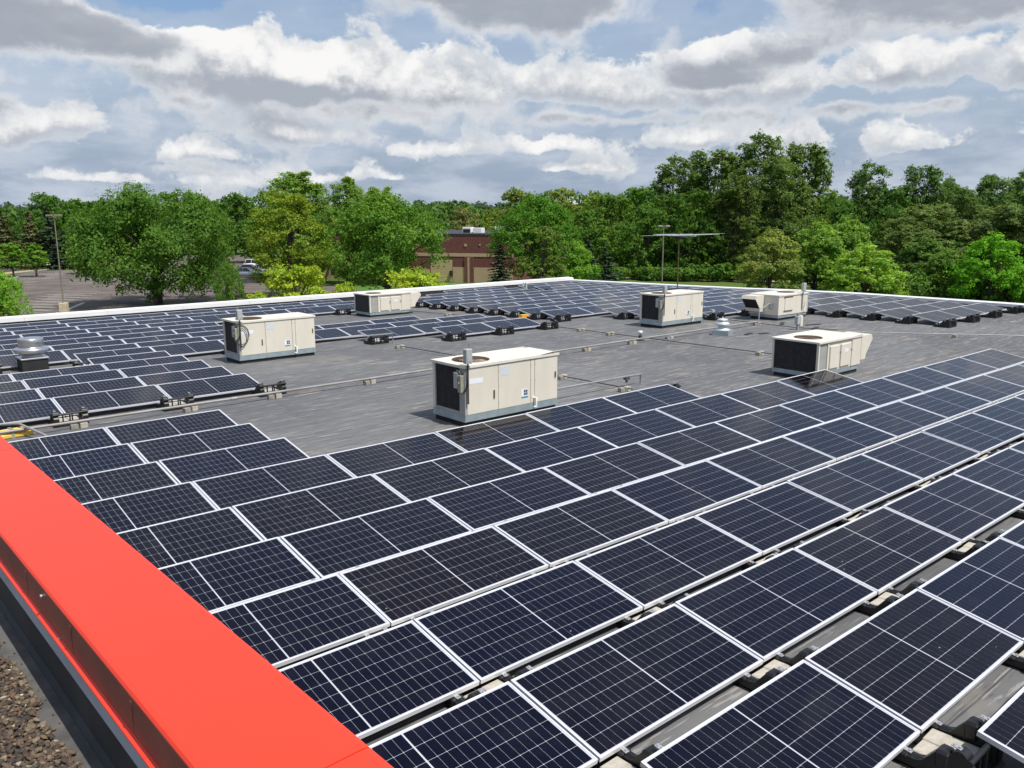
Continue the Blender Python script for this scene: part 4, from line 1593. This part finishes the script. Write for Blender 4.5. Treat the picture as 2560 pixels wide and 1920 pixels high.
# the right hand wing: x from about 26 m on
for a, b, z0_, z1_, nm in ((13.15, 30.8, 0, 1.75, 'plinth'), (34.3, 36.0, 0, 2.1, 'plinth'), (37.4, BL, 0, 2.1, 'plinth'), (28.0, BL, 3.55, 4.0, 'band'), (13.15, 27.0, 3.9, 4.2, 'band')):
    m = MB().box((a, -.05, z0_), (b, .1, z1_))
    m.build(nm, M['tan'], bt)
for a, b in ((36.05, 36.5), (36.9, 37.35)):
    m = MB().box((a, -.16, 0), (b, .1, 3.53))
    m.build('pilaster', M['brick'], bt)
m = MB().box((36.5, -.10, 0), (36.9, .1, 3.45))
m.build('downpipe', M['tan'], bt)
for k in range(5):
    m = MB().bbox((30.95, -.04, .05 + k * .6), (34.2, .08, .64 + k * .6), .015)
    m.build('door_panel', M['tan_door'], bt)
for px, pz, s_ in ((36.2, 5.1, .36), (38.3, 5.15, .2), (40.2, 5.15, .2), (40.2, 2.75, .34), (21.5, 2.3, .3)):
    m = MB().box((px - s_ / 2, -.06, pz - s_ / 2), (px + s_ / 2, .05, pz + s_ / 2))
    m.build('vent_grille', M['tan'], bt)
m = MB().box((33.9, -.35, .9), (34.25, -.06, 1.6))
m.build('meter_box', M['trim'], bt)
# loading ramp walls before the door
m = MB()
m.prism([(30.2, -7.5), (30.5, -7.5), (30.5, -.1), (30.2, -.1)], 'z', 0, 1.0)
m.build('ramp_wall', M['tan'], bt)
c_, s_ = math.cos(bd), math.sin(bd)
for i, (lx, ly, w, h, lab) in enumerate(((34.3, 6, 1.3, .95, 'grey cabinet on the brick building roof, leftmost of three'), (35.9, 6, 1.3, .85, 'white cabinet on the brick building roof, middle one of three'), (39.6, 6, 2.1, 1.05, 'wide white cabinet on the brick building roof, rightmost of three'))):
    t = thing('roof_cabinet', lab, 'air conditioner', (49.5 + lx * c_ - ly * s_, 109 + lx * s_ + ly * c_, GZ + BH), bd, 'cabinets on the brick building roof')
    m = MB().bbox((-w / 2, -.7, .12), (w / 2, .7, .12 + h), .03)
    m.build('casing', M['sticker'], t)
    m = MB().box((-w * .42, -.715, .3), (w * .42, -.69, h * .85)) if i == 0 else MB().box((-w * .45, -.712, .2), (w * .45, -.69, .26))
    m.build('grille', M['trim'] if i == 0 else M['grey_box'], t)
    m = MB().box((-w / 2 + .05, -.6, -.02), (w / 2 - .05, .6, .12))
    m.build('curb', M['curb'], t)

t = thing('distant_house', 'low house with a brown red roof at the left edge behind the spruces', 'house', (17.5, 166, GZ), -.7)
m = MB().box((-9, -4, 0), (9, 4, 4.6))
m.build('wall', M['tan'], t)
m = MB().prism([(-4.6, 4.5), (4.6, 4.5), (0, 8.2)], 'x', -9.5, 9.5)
m.build('roof', mat('red_shingles', (.30, .13, .085), .9, var=.15, vscale=2), t)

# ------------------------------------------------------------------ trees
def leaf_mat(name, trans=.40):
    m = bpy.data.materials.new(name)
    m.use_nodes = True
    nt = m.node_tree
    nt.nodes.remove(nt.nodes['Principled BSDF'])
    x = NX(nt)
    oi = nt.nodes.new('ShaderNodeObjectInfo')
    geo = nt.nodes.new('ShaderNodeNewGeometry')
    tc = nt.nodes.new('ShaderNodeTexCoord')
    isl = geo.outputs['Random Per Island']
    c = x.mix(1.0, oi.outputs['Color'], x.mix(isl, (.60, .66, .60), (1.40, 1.30, 1.30)), 'MULTIPLY')
    n = x.noise(tc.outputs['Object'], .55, 3, .5)
    c = x.mix(1.0, c, x.mix(x.smooth(n, .35, .65), (.80, .88, .85), (1.22, 1.12, 1.0)), 'MULTIPLY')
    d = nt.nodes.new('ShaderNodeBsdfDiffuse')
    tr = nt.nodes.new('ShaderNodeBsdfTranslucent')
    nt.links.new(c, d.inputs['Color'])
    nt.links.new(x.mix(1.0, c, (1.25, 1.3, .6), 'MULTIPLY'), tr.inputs['Color'])
    mx = nt.nodes.new('ShaderNodeMixShader')
    mx.inputs[0].default_value = trans
    nt.links.new(d.outputs[0], mx.inputs[1])
    nt.links.new(tr.outputs[0], mx.inputs[2])
    nt.links.new(mx.outputs[0], nt.nodes['Material Output'].inputs['Surface'])
    return m


M['leaf'] = leaf_mat('tree_leaves')
M['needle'] = leaf_mat('spruce_needles', .1)
M['bark'] = mat('tree_bark', (.075, .06, .05), .95, var=.3, vscale=3, stretch=(1, 1, .2))


def quads(centers, normals, sizes, g, aspect=.62):
    """many small leaf sprays: one bent diamond each"""
    n = len(centers)
    nrm = normals / np.maximum(np.linalg.norm(normals, axis=1, keepdims=True), 1e-6)
    t = g.normal(size=(n, 3))
    t -= (t * nrm).sum(1, keepdims=True) * nrm
    t /= np.maximum(np.linalg.norm(t, axis=1, keepdims=True), 1e-6)
    b = np.cross(nrm, t)
    s = sizes[:, None]
    a0 = centers + t * s * .62
    a1 = centers + b * s * aspect * .5 + nrm * s * .10
    a2 = centers - t * s * .5
    a3 = centers - b * s * aspect * .5 + nrm * s * .10
    V = np.stack([a0, a1, a2, a3], 1).reshape(-1, 3)
    return V


def mesh_from_quads(name, V, mat_):
    n = len(V) // 4
    me = bpy.data.meshes.new(name)
    me.vertices.add(len(V))
    me.vertices.foreach_set('co', V.astype(np.float32).ravel())
    me.loops.add(n * 4)
    me.loops.foreach_set('vertex_index', np.arange(n * 4, dtype=np.int32))
    me.polygons.add(n)
    me.polygons.foreach_set('loop_start', np.arange(0, n * 4, 4, dtype=np.int32))
    me.polygons.foreach_set('loop_total', np.full(n, 4, dtype=np.int32))
    me.materials.append(mat_)
    me.update(calc_edges=True)
    me.validate()
    return me


def crown_lobes(g, kind):
    """lobes (centre, radius) of a crown in a box of half width 1, height 1 (z from 0)"""
    L = []

    def on(h, w, lo, hi, r0, r1, a=None):
        a = g.uniform(0, 6.28) if a is None else a
        rad = g.uniform(r0, r1)
        r = max(0, w - rad * .75) * (g.uniform(lo, hi))
        L.append((np.array([math.cos(a) * r, math.sin(a) * r, h]), rad))
    if kind == 'round':
        for i in range(105):
            d = g.normal(size=3); d /= (np.abs(d) ** 2.9).sum() ** (1 / 2.9)
            rad = g.uniform(.13, .24)
            r = (1 - rad * .8) * (g.uniform(.86, 1.03) if i < 80 else g.uniform(.2, .7))
            k = 1.0 if d[2] > 0 else .92
            lim = 1 - .42 * max(d[2], 0) ** 2
            L.append((np.array([d[0] * r * lim, d[1] * r * lim, .49 + d[2] * r * .50 * k]), rad))
    elif kind == 'oval':
        for i in range(90):
            h = g.uniform(.05, .94)
            w = math.sin(math.pi * min(1, (h * .88 + .10)) ** .85) ** .62
            on(h, w, .8 if i < 66 else .1, 1.03 if i < 66 else .7, .13, .22)
    elif kind == 'upright':
        for i in range(95):
            h = g.random() ** .85 * .93 + .04
            w = (1 - h) ** .50 * min(1, (h + .12) * 4) * 1.0 + .12
            on(h, w, .7 if i < 75 else .1, 1.05, .11, .20)
    elif kind == 'cottonwood':
        stems = [(0.0, 0.05, .98), (.42, .1, .90), (-.45, -.1, .86), (.1, -.45, .88), (-.1, .45, .92), (.55, -.4, .72), (-.55, .4, .74)]
        for sx, sy, top in stems:
            sx += g.uniform(-.1, .1); sy += g.uniform(-.1, .1)
            for _ in range(30):
                h = top * (1 - g.random() ** 1.25 * .95)
                w = .44 * (1 - (h / top) ** 5) ** .6 + .06
                a = g.uniform(0, 6.28)
                r = w * g.uniform(.2, 1)
                k = .55 + .45 * h
                L.append((np.array([sx * k + math.cos(a) * r, sy * k + math.sin(a) * r, h]), g.uniform(.12, .22)))
    elif kind == 'shrub':
        for i in range(70):
            a = g.uniform(0, 6.28)
            r = g.random() ** .6 * .86
            top = (1 - r ** 2.4) * .72 + .16
            h = top * (g.uniform(.75, 1) if i < 45 else g.uniform(.1, .7))
            L.append((np.array([math.cos(a) * r, math.sin(a) * r, h]), g.uniform(.12, .22)))
    elif kind == 'wispy':
        for i in range(110):
            h = g.uniform(.06, .96)
            w = math.sin(math.pi * min(1, h * .8 + .15)) ** .6
            on(h, w, .2, 1.0, .07, .15)
    return L


def crown_mesh(seed, kind, n, leaf, half, height, up=.35, rough=.8, fill=.25):
    """leafy crown: twig clumps over the lobes, leaf sprays in the clumps; real size in metres"""
    g = np.random.default_rng(seed)
    L = crown_lobes(g, kind)
    S = np.array([half, half, height])
    w = np.array([r ** 2 for _, r in L]); w /= w.sum()
    cs, ns, ss = [], [], []
    for (c, r), wi in zip(L, w):
        k = max(12, int(n * wi))
        nc = max(4, int(k / 16))
        d0 = g.normal(size=(nc, 3))
        d0[:, 2] += up
        d0 /= np.linalg.norm(d0, axis=1, keepdims=True)
        R0 = r * half
        cc = d0 * (R0 * np.where(g.random(nc) < fill, g.uniform(.1, .7, nc), g.uniform(.75, 1.12, nc)))[:, None] * np.array([1, 1, .85])
        pick = g.integers(0, nc, k)
        sp = R0 * g.uniform(.16, .30, nc)[pick]
        p = c * S + cc[pick] + g.normal(size=(k, 3)) * sp[:, None] * np.array([1, 1, .7])
        d = d0[pick]
        cs.append(p)
        out = p - np.array([0, 0, height * .45])
        out /= np.maximum(np.linalg.norm(out, axis=1, keepdims=True), 1e-6)
        ns.append(d * .6 + out * .35 + np.array([0, 0, .25]) + g.normal(size=(k, 3)) * rough * .62)
        ss.append(leaf * g.uniform(.55, 1.3, k))
    C, N_, S_ = np.concatenate(cs), np.concatenate(ns), np.concatenate(ss)
    keep = C[:, 2] > -.02 * height
    return quads(C[keep], N_[keep], S_[keep], g), L


def trunk_mesh(seed, L, half, height, base, r0, bare=False, stems=1):
    """tapered trunk and limbs; base = height of the crown's foot above the ground"""
    g = random.Random(seed)
    m = MB()
    tops = []
    for s in range(stems):
        ox = g.uniform(-.25, .25) * half * (stems > 1)
        oy = g.uniform(-.25, .25) * half * (stems > 1)
        pts = [(ox * .3, oy * .3, -.15)]
        zt_ = base + height * g.uniform(.62, .8)
        for k in range(1, 7):
            f = k / 6
            pts.append((ox * f + g.uniform(-.1, .1) * half * .3 * f, oy * f + g.uniform(-.1, .1) * half * .3 * f, zt_ * f))
        m.tube(pts, [r0 * (1.25 - 1.1 * k / 6) / math.sqrt(stems) + .01 for k in range(7)], 7)
        tops.append(pts)
    idx = list(range(len(L)))
    g.shuffle(idx)
    for i in idx[:16 if not bare else 30]:
        c, r = L[i]
        p = Vector((c[0] * half, c[1] * half, base + c[2] * height))
        pts = tops[i % stems]
        j = max(1, min(5, int((p.z * .55) / max(pts[-1][2], .1) * 6)))
        q = Vector(pts[j])
        mid = q.lerp(p, .5) + Vector((g.uniform(-.1, .1), g.uniform(-.1, .1), .12)) * half * .35
        m.tube([q, mid, p], [r0 * .38, r0 * .22, r0 * .06 + .006], 5, cap=False)
    return m.mesh('trunk', M['bark'])


PROTO = {}
LEAF_GAIN = 2.1


def proto(key, seed, kind, n, leaf, half, height, base, r0, **kw):
    bare = kw.pop('bare', False)
    stems = kw.pop('stems', 1)
    V, L = crown_mesh(seed, kind, n, leaf, half, height, **kw)
    V = V + np.array([0, 0, base])
    PROTO[key] = (mesh_from_quads('crown', V, M['leaf']), trunk_mesh(seed + 7, L, half, height, base, r0, bare, stems), half, base + height)


proto('maple', 3, 'round', 40000, .31, 8.3, 11.5, .5, .42)
proto('maple_b', 14, 'round', 24000, .27, 5.5, 9.8, 1.0, .30)
proto('olive', 21, 'oval', 16000, .24, 4.2, 11.0, .8, .24, rough=1.0)
proto('tall_oval', 8, 'oval', 20000, .30, 4.8, 14.2, .6, .30)
proto('upright', 31, 'upright', 11000, .30, 3.2, 13.4, .6, .24)
proto('cotton_a', 41, 'cottonwood', 24000, .32, 5.0, 18.5, 1.2, .40, fill=.15, stems=2)
proto('cotton_b', 52, 'cottonwood', 24000, .32, 4.6, 18.0, 1.0, .36, fill=.15, stems=3)
proto('shrub', 61, 'shrub', 12000, .17, 2.6, 4.6, .7, .12, stems=3)
proto('shrub_b', 66, 'shrub', 15000, .22, 3.3, 7.4, .2, .14, stems=4, rough=1.0)
proto('wispy', 71, 'wispy', 9000, .21, 3.0, 7.0, .4, .17, fill=.1, bare=True, rough=1.0)
proto('young', 81, 'shrub', 2600, .30, 1.7, 3.9, 1.5, .09)
proto('belt', 91, 'round', 9000, .46, 5.6, 12.0, .6, .35)
proto('belt_b', 95, 'oval', 9000, .46, 5.4, 13.0, .5, .35)


def spruce(seed, half, height):
    g = np.random.default_rng(seed)
    cs, ns, ss = [], [], []
    z = .5
    while z < height - .15:
        f = 1 - z / height
        n = int(6 + 9 * f)
        rr = half * (f ** .82) * g.uniform(.85, 1.1)
        for k in range(n):
            a = g.uniform(0, 6.28)
            r = rr * g.uniform(.75, 1.12)
            m = max(5, int(26 * f) + 5)
            t = g.uniform(.12, 1, m)
            x_ = np.cos(a) * r * t + g.normal(size=m) * .10 * r
            y_ = np.sin(a) * r * t + g.normal(size=m) * .10 * r
            z_ = z - .30 * r * t ** 1.3 + .12 * r * t ** 3 + g.normal(size=m) * .05
            cs.append(np.stack([x_, y_, z_], 1))
            nn = np.stack([np.cos(a) * .5 + g.normal(size=m) * .4, np.sin(a) * .5 + g.normal(size=m) * .4, np.ones(m) * .9], 1)
            ns.append(nn)
            ss.append(np.full(m, .36) * g.uniform(.7, 1.3, m))
        z += .26 + .30 * f
    C, N_, S_ = map(np.concatenate, (cs, ns, ss))
    me = mesh_from_quads('crown', quads(C, N_, S_, g, .5), M['needle'])
    m = MB()
    m.tube([(0, 0, -.1), (0, 0, height * .5), (0, 0, height)], [.2, .11, .02], 7)
    return me, m.mesh('trunk', M['bark']), half, height


PROTO['spruce'] = spruce(5, 2.7, 9.5)
PROTO['spruce_b'] = spruce(9, 2.4, 8.5)


def tree(key, x, y, h, r, color, label, name='tree', cat='tree', group=None, rz=None):
    cm, tm, half, hh = PROTO[key]
    t = thing(name, label, cat, (x, y, GZ), rng.uniform(0, 6.28) if rz is None else rz, group)
    t.scale = (r / half, r / half, h / hh)
    c = link('crown', cm, t)
    c.color = (*[v * LEAF_GAIN for v in color], 1)
    link('trunk', tm, t)
    return t


DG, MG, BG_, YG, OL, PG = (.054, .108, .022), (.068, .136, .024), (.085, .170, .024), (.175, .230, .030), (.112, .158, .024), (.105, .170, .038)
tree('maple', 26.4, 77.3, 12.2, 8.0, DG, 'broad dark green maple standing alone in the parking lot', 'maple_tree', rz=1.0)
tree('maple_b', 25.5, 56.5, 5.3, 1.35, (.066, .125, .025), 'small lot tree just right of the broad dark maple', 'maple_tree')
tree('olive', 40.3, 74.6, 12.1, 5.3, OL, 'olive yellow maple in front of the taller green tree', 'maple_tree', rz=.4)
tree('tall_oval', 51.8, 95.8, 15.5, 6.6, PG, 'tall fresh green tree rising behind the olive maple', 'shade_tree')
tree('tall_oval', 54.4, 86.2, 14.5, 3.9, PG, 'pale green upright tree with a pointed top left of the dark round tree', 'shade_tree')
tree('tall_oval', 57.6, 83.0, 13.2, 4.2, (.12, .19, .04), 'second pointed pale green tree, lower, beside the upright one', 'shade_tree')
tree('maple_b', 45.9, 63.1, 11.4, 6.3, MG, 'dark round headed maple before the left end of the brick building', 'maple_tree', rz=2.2)
tree('shrub', 23.3, 39.4, 6.3, 3.4, YG, 'bright yellow green bushy tree below the olive maple, against the parapet', 'shrub_tree', rz=.3)
tree('shrub', 26.0, 37.0, 5.0, 1.8, YG, 'smaller yellow green bush right of the bright bushy tree', 'shrub_tree', rz=2.0)
tree('shrub', 29.6, 34.8, 5.9, 3.8, YG, 'bright yellow green bushy tree below the dark round maple', 'shrub_tree', rz=4.0)
tree('maple_b', 8.6, 57.6, 5.2, 1.9, (.11, .21, .03), 'fresh green tree cut off by the left edge above the parapet', 'maple_tree')
tree('young', 23.6, 133.2, 5.6, 2.2, BG_, 'young staked tree on the sandy verge, the left one of two', 'young_tree')
tree('young', 26.4, 131.6, 5.3, 2.1, BG_, 'young staked tree on the sandy verge, the right one of two', 'young_tree')
tree('young', 33.4, 134.2, 5.2, 1.8, (.10, .19, .03), 'young tree across the road, left of the broad dark maple', 'young_tree')
SPB, SPG, SPC = (.060, .062, .034), (.024, .040, .024), (.050, .075, .058)
tree('spruce', 27.5, 157.9, 9.6, 4.0, SPB, 'brownish spruce across the road, leftmost of the spruces', 'spruce_tree')
tree('spruce_b', 31.0, 154.8, 10.2, 3.8, SPB, 'brown tinged spruce, second from the left across the road', 'spruce_tree')
tree('spruce', 33.4, 152.6, 10.8, 4.2, SPG, 'dark green spruce, tallest across the road', 'spruce_tree')
tree('spruce_b', 34.6, 148.8, 7.2, 3.4, SPG, 'low dark spruce in front of the tallest spruce', 'spruce_tree')
tree('spruce', 36.8, 149.2, 8.4, 3.4, SPC, 'blue green spruce beside the lamp post top', 'spruce_tree')
# trees behind, on the left
GB = 'trees of the belt beyond the parking lot'
for i, (k, x_, y_, h_, r_, c_, lab) in enumerate((
        ('belt', 44.6, 199, 14.2, 7.0, DG, 'round green tree behind the spruces and the lamp post'), ('belt_b', 34.5, 206, 10.8, 5.5, (.040, .085, .022), 'dark tree behind the brownish spruces at far left'),
        ('belt', 47.5, 174, 12.6, 6.0, (.045, .10, .02), 'dark crown seen just left of the broad maple top'), ('belt', 58.0, 186, 13.4, 6.5, MG, 'green crown rising behind the broad maple'),
        ('belt_b', 66.0, 186, 14.4, 6.0, DG, 'green crown behind the right shoulder of the broad maple'), ('belt', 72.7, 188, 14.8, 6.5, MG, 'round crown of the belt right of the broad maple'),
        ('belt', 79.3, 182, 14.4, 6.5, DG, 'dark round crown of the belt left of the tall green tree'), ('belt_b', 86, 180, 13.8, 6.0, MG, 'crown of the belt behind the tall green tree'),
        ('belt', 62.0, 147, 9.8, 4.2, DG, 'low dark tree beyond the cars, left one'), ('belt_b', 56.0, 135.5, 9.0, 3.4, MG, 'tree beyond the cars, behind the broad maple edge'),
        ('belt', 68.0, 146, 8.6, 4.4, DG, 'low dark tree beyond the cars, right one'), ('belt', 93, 160, 11.2, 5.2, MG, 'crown between the pale upright tree and the dark round maple'),
        ('belt_b', 73.0, 133, 8.5, 4.0, DG, 'dark tree behind the olive maple foot'), ('belt', 97.1, 126.7, 10.2, 3.4, MG, 'round green tree above the left end of the brick building roof'),
        ('belt', 109.3, 131.5, 10.9, 4.3, (.125, .135, .055), 'dull brownish green tree above the brick building roof'), ('belt_b', 117.5, 128, 10.2, 3.4, (.150, .130, .065), 'pale brownish tree above the brick building, right one'),
        ('belt', 103, 138, 8.6, 4.2, DG, 'low green tree behind the roof cabinets'), ('belt', 52, 214, 13.2, 6.5, DG, 'far round crown left of the lamp post'), ('belt', 102, 182, 12, 6.0, DG, 'far crown behind the dark round maple'))):
    tree(k, x_, y_, h_, r_, c_, lab, 'belt_tree', group=GB)
# right of the brick building
tree('maple_b', 67.6, 63.2, 11.4, 5.6, (.052, .12, .02), 'big dark rounded tree hiding the right end of the brick building', 'maple_tree', rz=5.0)
tree('spruce_b', 62.3, 63.9, 6.2, 2.2, SPG, 'dark spruce against the right end of the brick wall', 'spruce_tree')
tree('wispy', 58.6, 52.1, 7.9, 3.4, (.085, .125, .035), 'thin tree with bare pale branches before the big rounded tree', 'shade_tree', rz=1.0)
tree('shrub_b', 62.7, 51.3, 6.9, 2.8, (.095, .185, .030), 'fresh green bushy tree left of the two spruces', 'shrub_tree')
tree('spruce', 71.1, 54.8, 5.4, 2.9, SPG, 'dark squat spruce, right one behind the gooseneck corner', 'spruce_tree')
tree('spruce_b', 71.8, 58.3, 6.6, 2.5, SPG, 'slender dark spruce, left one behind the gooseneck corner', 'spruce_tree')
GW = 'trees at the edge of the woods on the right'
WOODS = [
    ('belt', 96.3, 100.5, 13.8, 5.8, (.105, .145, .034), 'yellowish round crown at the left end of the woods'), ('belt_b', 102.5, 95.1, 13.7, 5.8, (.115, .15, .038), 'yellowish crown second from the left end of the woods'),
    ('belt', 108, 90.3, 13.2, 5.6, (.10, .145, .034), 'yellow green crown third from the left end of the woods'), ('belt_b', 109.4, 82.4, 13.8, 5.2, MG, 'green crown just left of the tall cottonwoods'),
    ('cotton_a', 105.8, 72.1, 18.2, 5.2, DG, 'tall dark cottonwood, leftmost of the tallest group'), ('cotton_b', 106.3, 64.9, 19.6, 5.4, DG, 'tall dark cottonwood, second of the tallest group'),
    ('cotton_a', 109.6, 59.4, 21.0, 5.6, (.046, .098, .026), 'tallest cottonwood of the woods, behind the aerial'), ('cotton_b', 117.0, 57.0, 20.6, 5.0, DG, 'tall cottonwood at the right end of the tallest group'),
    ('cotton_b', 105.0, 52.6, 17.9, 4.6, (.052, .105, .028), 'cottonwood in front of the tallest one, right of the aerial'), ('cotton_a', 98.3, 55.6, 15.5, 4.4, (.045, .09, .022), 'lower cottonwood in front of the tallest group'),
    ('belt_b', 95.5, 60.5, 12.6, 4.4, (.048, .095, .02), 'dark understorey tree left of the aerial'), ('belt', 101, 68, 12.5, 5.0, (.045, .09, .02), 'dark understorey tree at the foot of the leftmost cottonwood'),
    ('cotton_a', 123.7, 49.9, 16.9, 4.0, (.050, .11, .032), 'slim cottonwood first right of the gap of sky'), ('cotton_b', 127.8, 43.6, 17.0, 4.0, (.050, .11, .032), 'slim cottonwood second right of the gap of sky'),
    ('cotton_a', 133.4, 41.5, 14.6, 3.4, (.048, .105, .03), 'slim lower cottonwood third right of the gap of sky'), ('cotton_b', 136.5, 36.1, 15.6, 4.2, (.052, .112, .032), 'cottonwood near the right edge of the photo'),
    ('belt_b', 121.6, 44.9, 13.0, 4.0, (.045, .095, .024), 'darker tree below the slim cottonwoods'), ('cotton_a', 130.2, 37.6, 12.8, 3.6, (.050, .105, .03), 'lower cottonwood between the slim ones and the right edge'),
    ('cotton_a', 141.4, 34.0, 15.6, 4.0, (.050, .11, .03), 'cottonwood cut by the right edge of the photo'), ('belt', 115, 47.5, 10.5, 4.6, (.042, .085, .02), 'dark tree filling the gap of sky below'),
    ('shrub_b', 77.0, 36.2, 8.1, 4.0, (.135, .170, .052), 'brownish green bushy tree behind the tan unit with the open hood'), ('shrub_b', 83.5, 34.6, 9.0, 4.0, (.105, .180, .038), 'fresh green bushy tree right of the brownish one'),
    ('shrub_b', 80.9, 27.5, 6.6, 4.3, (.140, .225, .042), 'bright green low bush against the right parapet'), ('shrub_b', 88.0, 33.8, 9.6, 3.8, (.095, .165, .036), 'taller fresh green bush behind the bright low one'),
    ('cotton_b', 100.5, 29.5, 10.8, 4.8, (.066, .115, .036), 'grey green poplar thicket below the slim cottonwoods, left part'), ('cotton_a', 95.9, 30.7, 8.9, 3.4, (.070, .12, .036), 'lower grey green poplar before the thicket'),
    ('cotton_b', 104.5, 24.5, 10.6, 4.4, (.062, .11, .034), 'grey green poplar thicket, right part'), ('shrub_b', 88.3, 18.2, 7.8, 4.0, (.085, .20, .022), 'vivid green maple at the right edge before the poplars'),
    ('shrub_b', 91.0, 13.6, 7.4, 3.8, (.08, .185, .022), 'vivid green maple half cut by the right edge'),
    ('shrub_b', 93.5, 27.5, 7.2, 4.2, (.066, .118, .034), 'grey green poplar scrub low behind the parapet, left of the vivid maple'), ('shrub_b', 90.5, 23.5, 6.0, 3.4, (.072, .128, .032), 'low scrub against the right parapet beside the vivid maple'), ('cotton_a', 106, 20.4, 10.4, 4.0, (.055, .105, .03), 'poplar at the right edge behind the vivid maple'),
    ('belt', 92.5, 66.5, 10.5, 4.4, (.055, .11, .024), 'green tree behind the two spruces'), ('belt_b', 98.5, 79, 12.2, 5.0, (.062, .115, .026), 'green crown behind the slender spruce'),
    ('belt', 89, 74.5, 10.2, 4.6, (.06, .115, .024), 'green tree behind the fresh bushy one'), ('belt', 104, 84, 12.6, 5, (.07, .12, .026), 'crown between the yellowish and the dark crowns'),
    ('belt', 112, 40, 10.2, 4.8, (.046, .09, .022), 'dark low tree behind the bright bushes'), ('belt_b', 108, 33, 10.2, 4.6, (.048, .10, .026), 'dark low tree behind the poplar thicket'),
]
for (k, x_, y_, h_, r_, c_, lab) in WOODS:
    if k.startswith('cotton'):
        c_ = (c_[0] * 1.22 + .012, c_[1] * 1.12, c_[2] * 1.4)
    tree(k, x_, y_, h_, r_, c_, lab, {'shrub_b': 'shrub_tree', 'maple_b': 'maple_tree'}.get(k, 'woodland_tree'), group=GW)


# ------------------------------------------------------------------ the woods behind, and the far wooded horizon: uncountable
def mass(name, seed, spots, leaf, per, color):
    g = np.random.default_rng(seed)
    Vs = []
    for (x_, y_, h_, r_) in spots:
        k = 9
        for _ in range(k):
            d = g.normal(size=(per, 3)); d[:, 2] += .25
            d /= np.linalg.norm(d, axis=1, keepdims=True)
            a = g.uniform(0, 6.28); rr = g.uniform(0, .65) * r_
            lr = r_ * g.uniform(.35, .55)
            cz = g.uniform(.15, 1) * h_ - lr * .8 * (1 if g.random() < .5 else .8)
            p = np.array([x_ + math.cos(a) * rr, y_ + math.sin(a) * rr, GZ + max(cz, 1)]) + d * lr * g.uniform(.85, 1.1, (per, 1))
            Vs.append(quads(p, d + g.normal(size=(per, 3)) * .4, leaf * g.uniform(.7, 1.4, per), g))
    V = np.concatenate(Vs)
    o = link(name, mesh_from_quads(name, V, M['leaf']))
    o.color = (*[v * LEAF_GAIN for v in color], 1)
    return tag(o, kind='stuff')


g = random.Random(77)
spots = []
for d_, a0, a1, n, h_ in ((150, 9, 33, 26, 11), (165, 7, 34, 26, 12.5), (185, 2, 36, 26, 13)):
    for i in range(n):
        a = YAW + R(a0 + (a1 - a0) * (i + g.random()) / n)
        dd = d_ * g.uniform(.97, 1.05)
        spots.append((-3.9 + math.sin(a) * dd, -15 + math.cos(a) * dd, h_ * g.uniform(.8, 1.1), g.uniform(4, 6)))
mass('woods', 1, spots, .75, 130, (.044, .090, .022))
spots = []
for d_, a0, a1, n, h_ in ((260, -36, 12, 40, 11.5), (330, -36, 14, 46, 13.0)):
    for i in range(n):
        a = YAW + R(a0 + (a1 - a0) * (i + g.random()) / n)
        dd = d_ * g.uniform(.95, 1.06)
        spots.append((-3.9 + math.sin(a) * dd, -15 + math.cos(a) * dd, h_ * g.uniform(.55, 1.12), g.uniform(5, 9)))
mass('forest', 2, spots, 1.5, 90, (.048, .092, .026))
spots = []
for d_, a0, a1, n, h_ in ((640, -38, 36, 120, 15), (820, -38, 36, 90, 20)):
    for i in range(n):
        a = YAW + R(a0 + (a1 - a0) * (i + g.random()) / n)
        dd = d_ * g.uniform(.95, 1.06)
        spots.append((-3.9 + math.sin(a) * dd, -15 + math.cos(a) * dd, h_ * g.uniform(.6, 1.1), g.uniform(9, 15)))
mass('far_forest', 3, spots, 3.2, 45, (.036, .064, .036))
# rough herbs and saplings along the edge of the woods
spots = []
for i in range(60):
    f = (i + g.random()) / 60
    spots.append((86 + 24 * f + g.uniform(-1, 1), 70 - 40 * f + g.uniform(-1, 1), g.uniform(1.2, 2.6), g.uniform(1.0, 1.9)))
mass('undergrowth', 4, spots, .35, 60, (.06, .12, .025))
spots = []
for i in range(46):
    f = (i + g.random()) / 46
    spots.append((84 + 12 * f + g.uniform(-2, 4), 33 - 26 * f + g.uniform(-1.5, 1.5), g.uniform(1.8, 3.6), g.uniform(1.4, 2.4)))
mass('thicket', 5, spots, .38, 70, (.062, .115, .028))

bpy.context.view_layer.update()
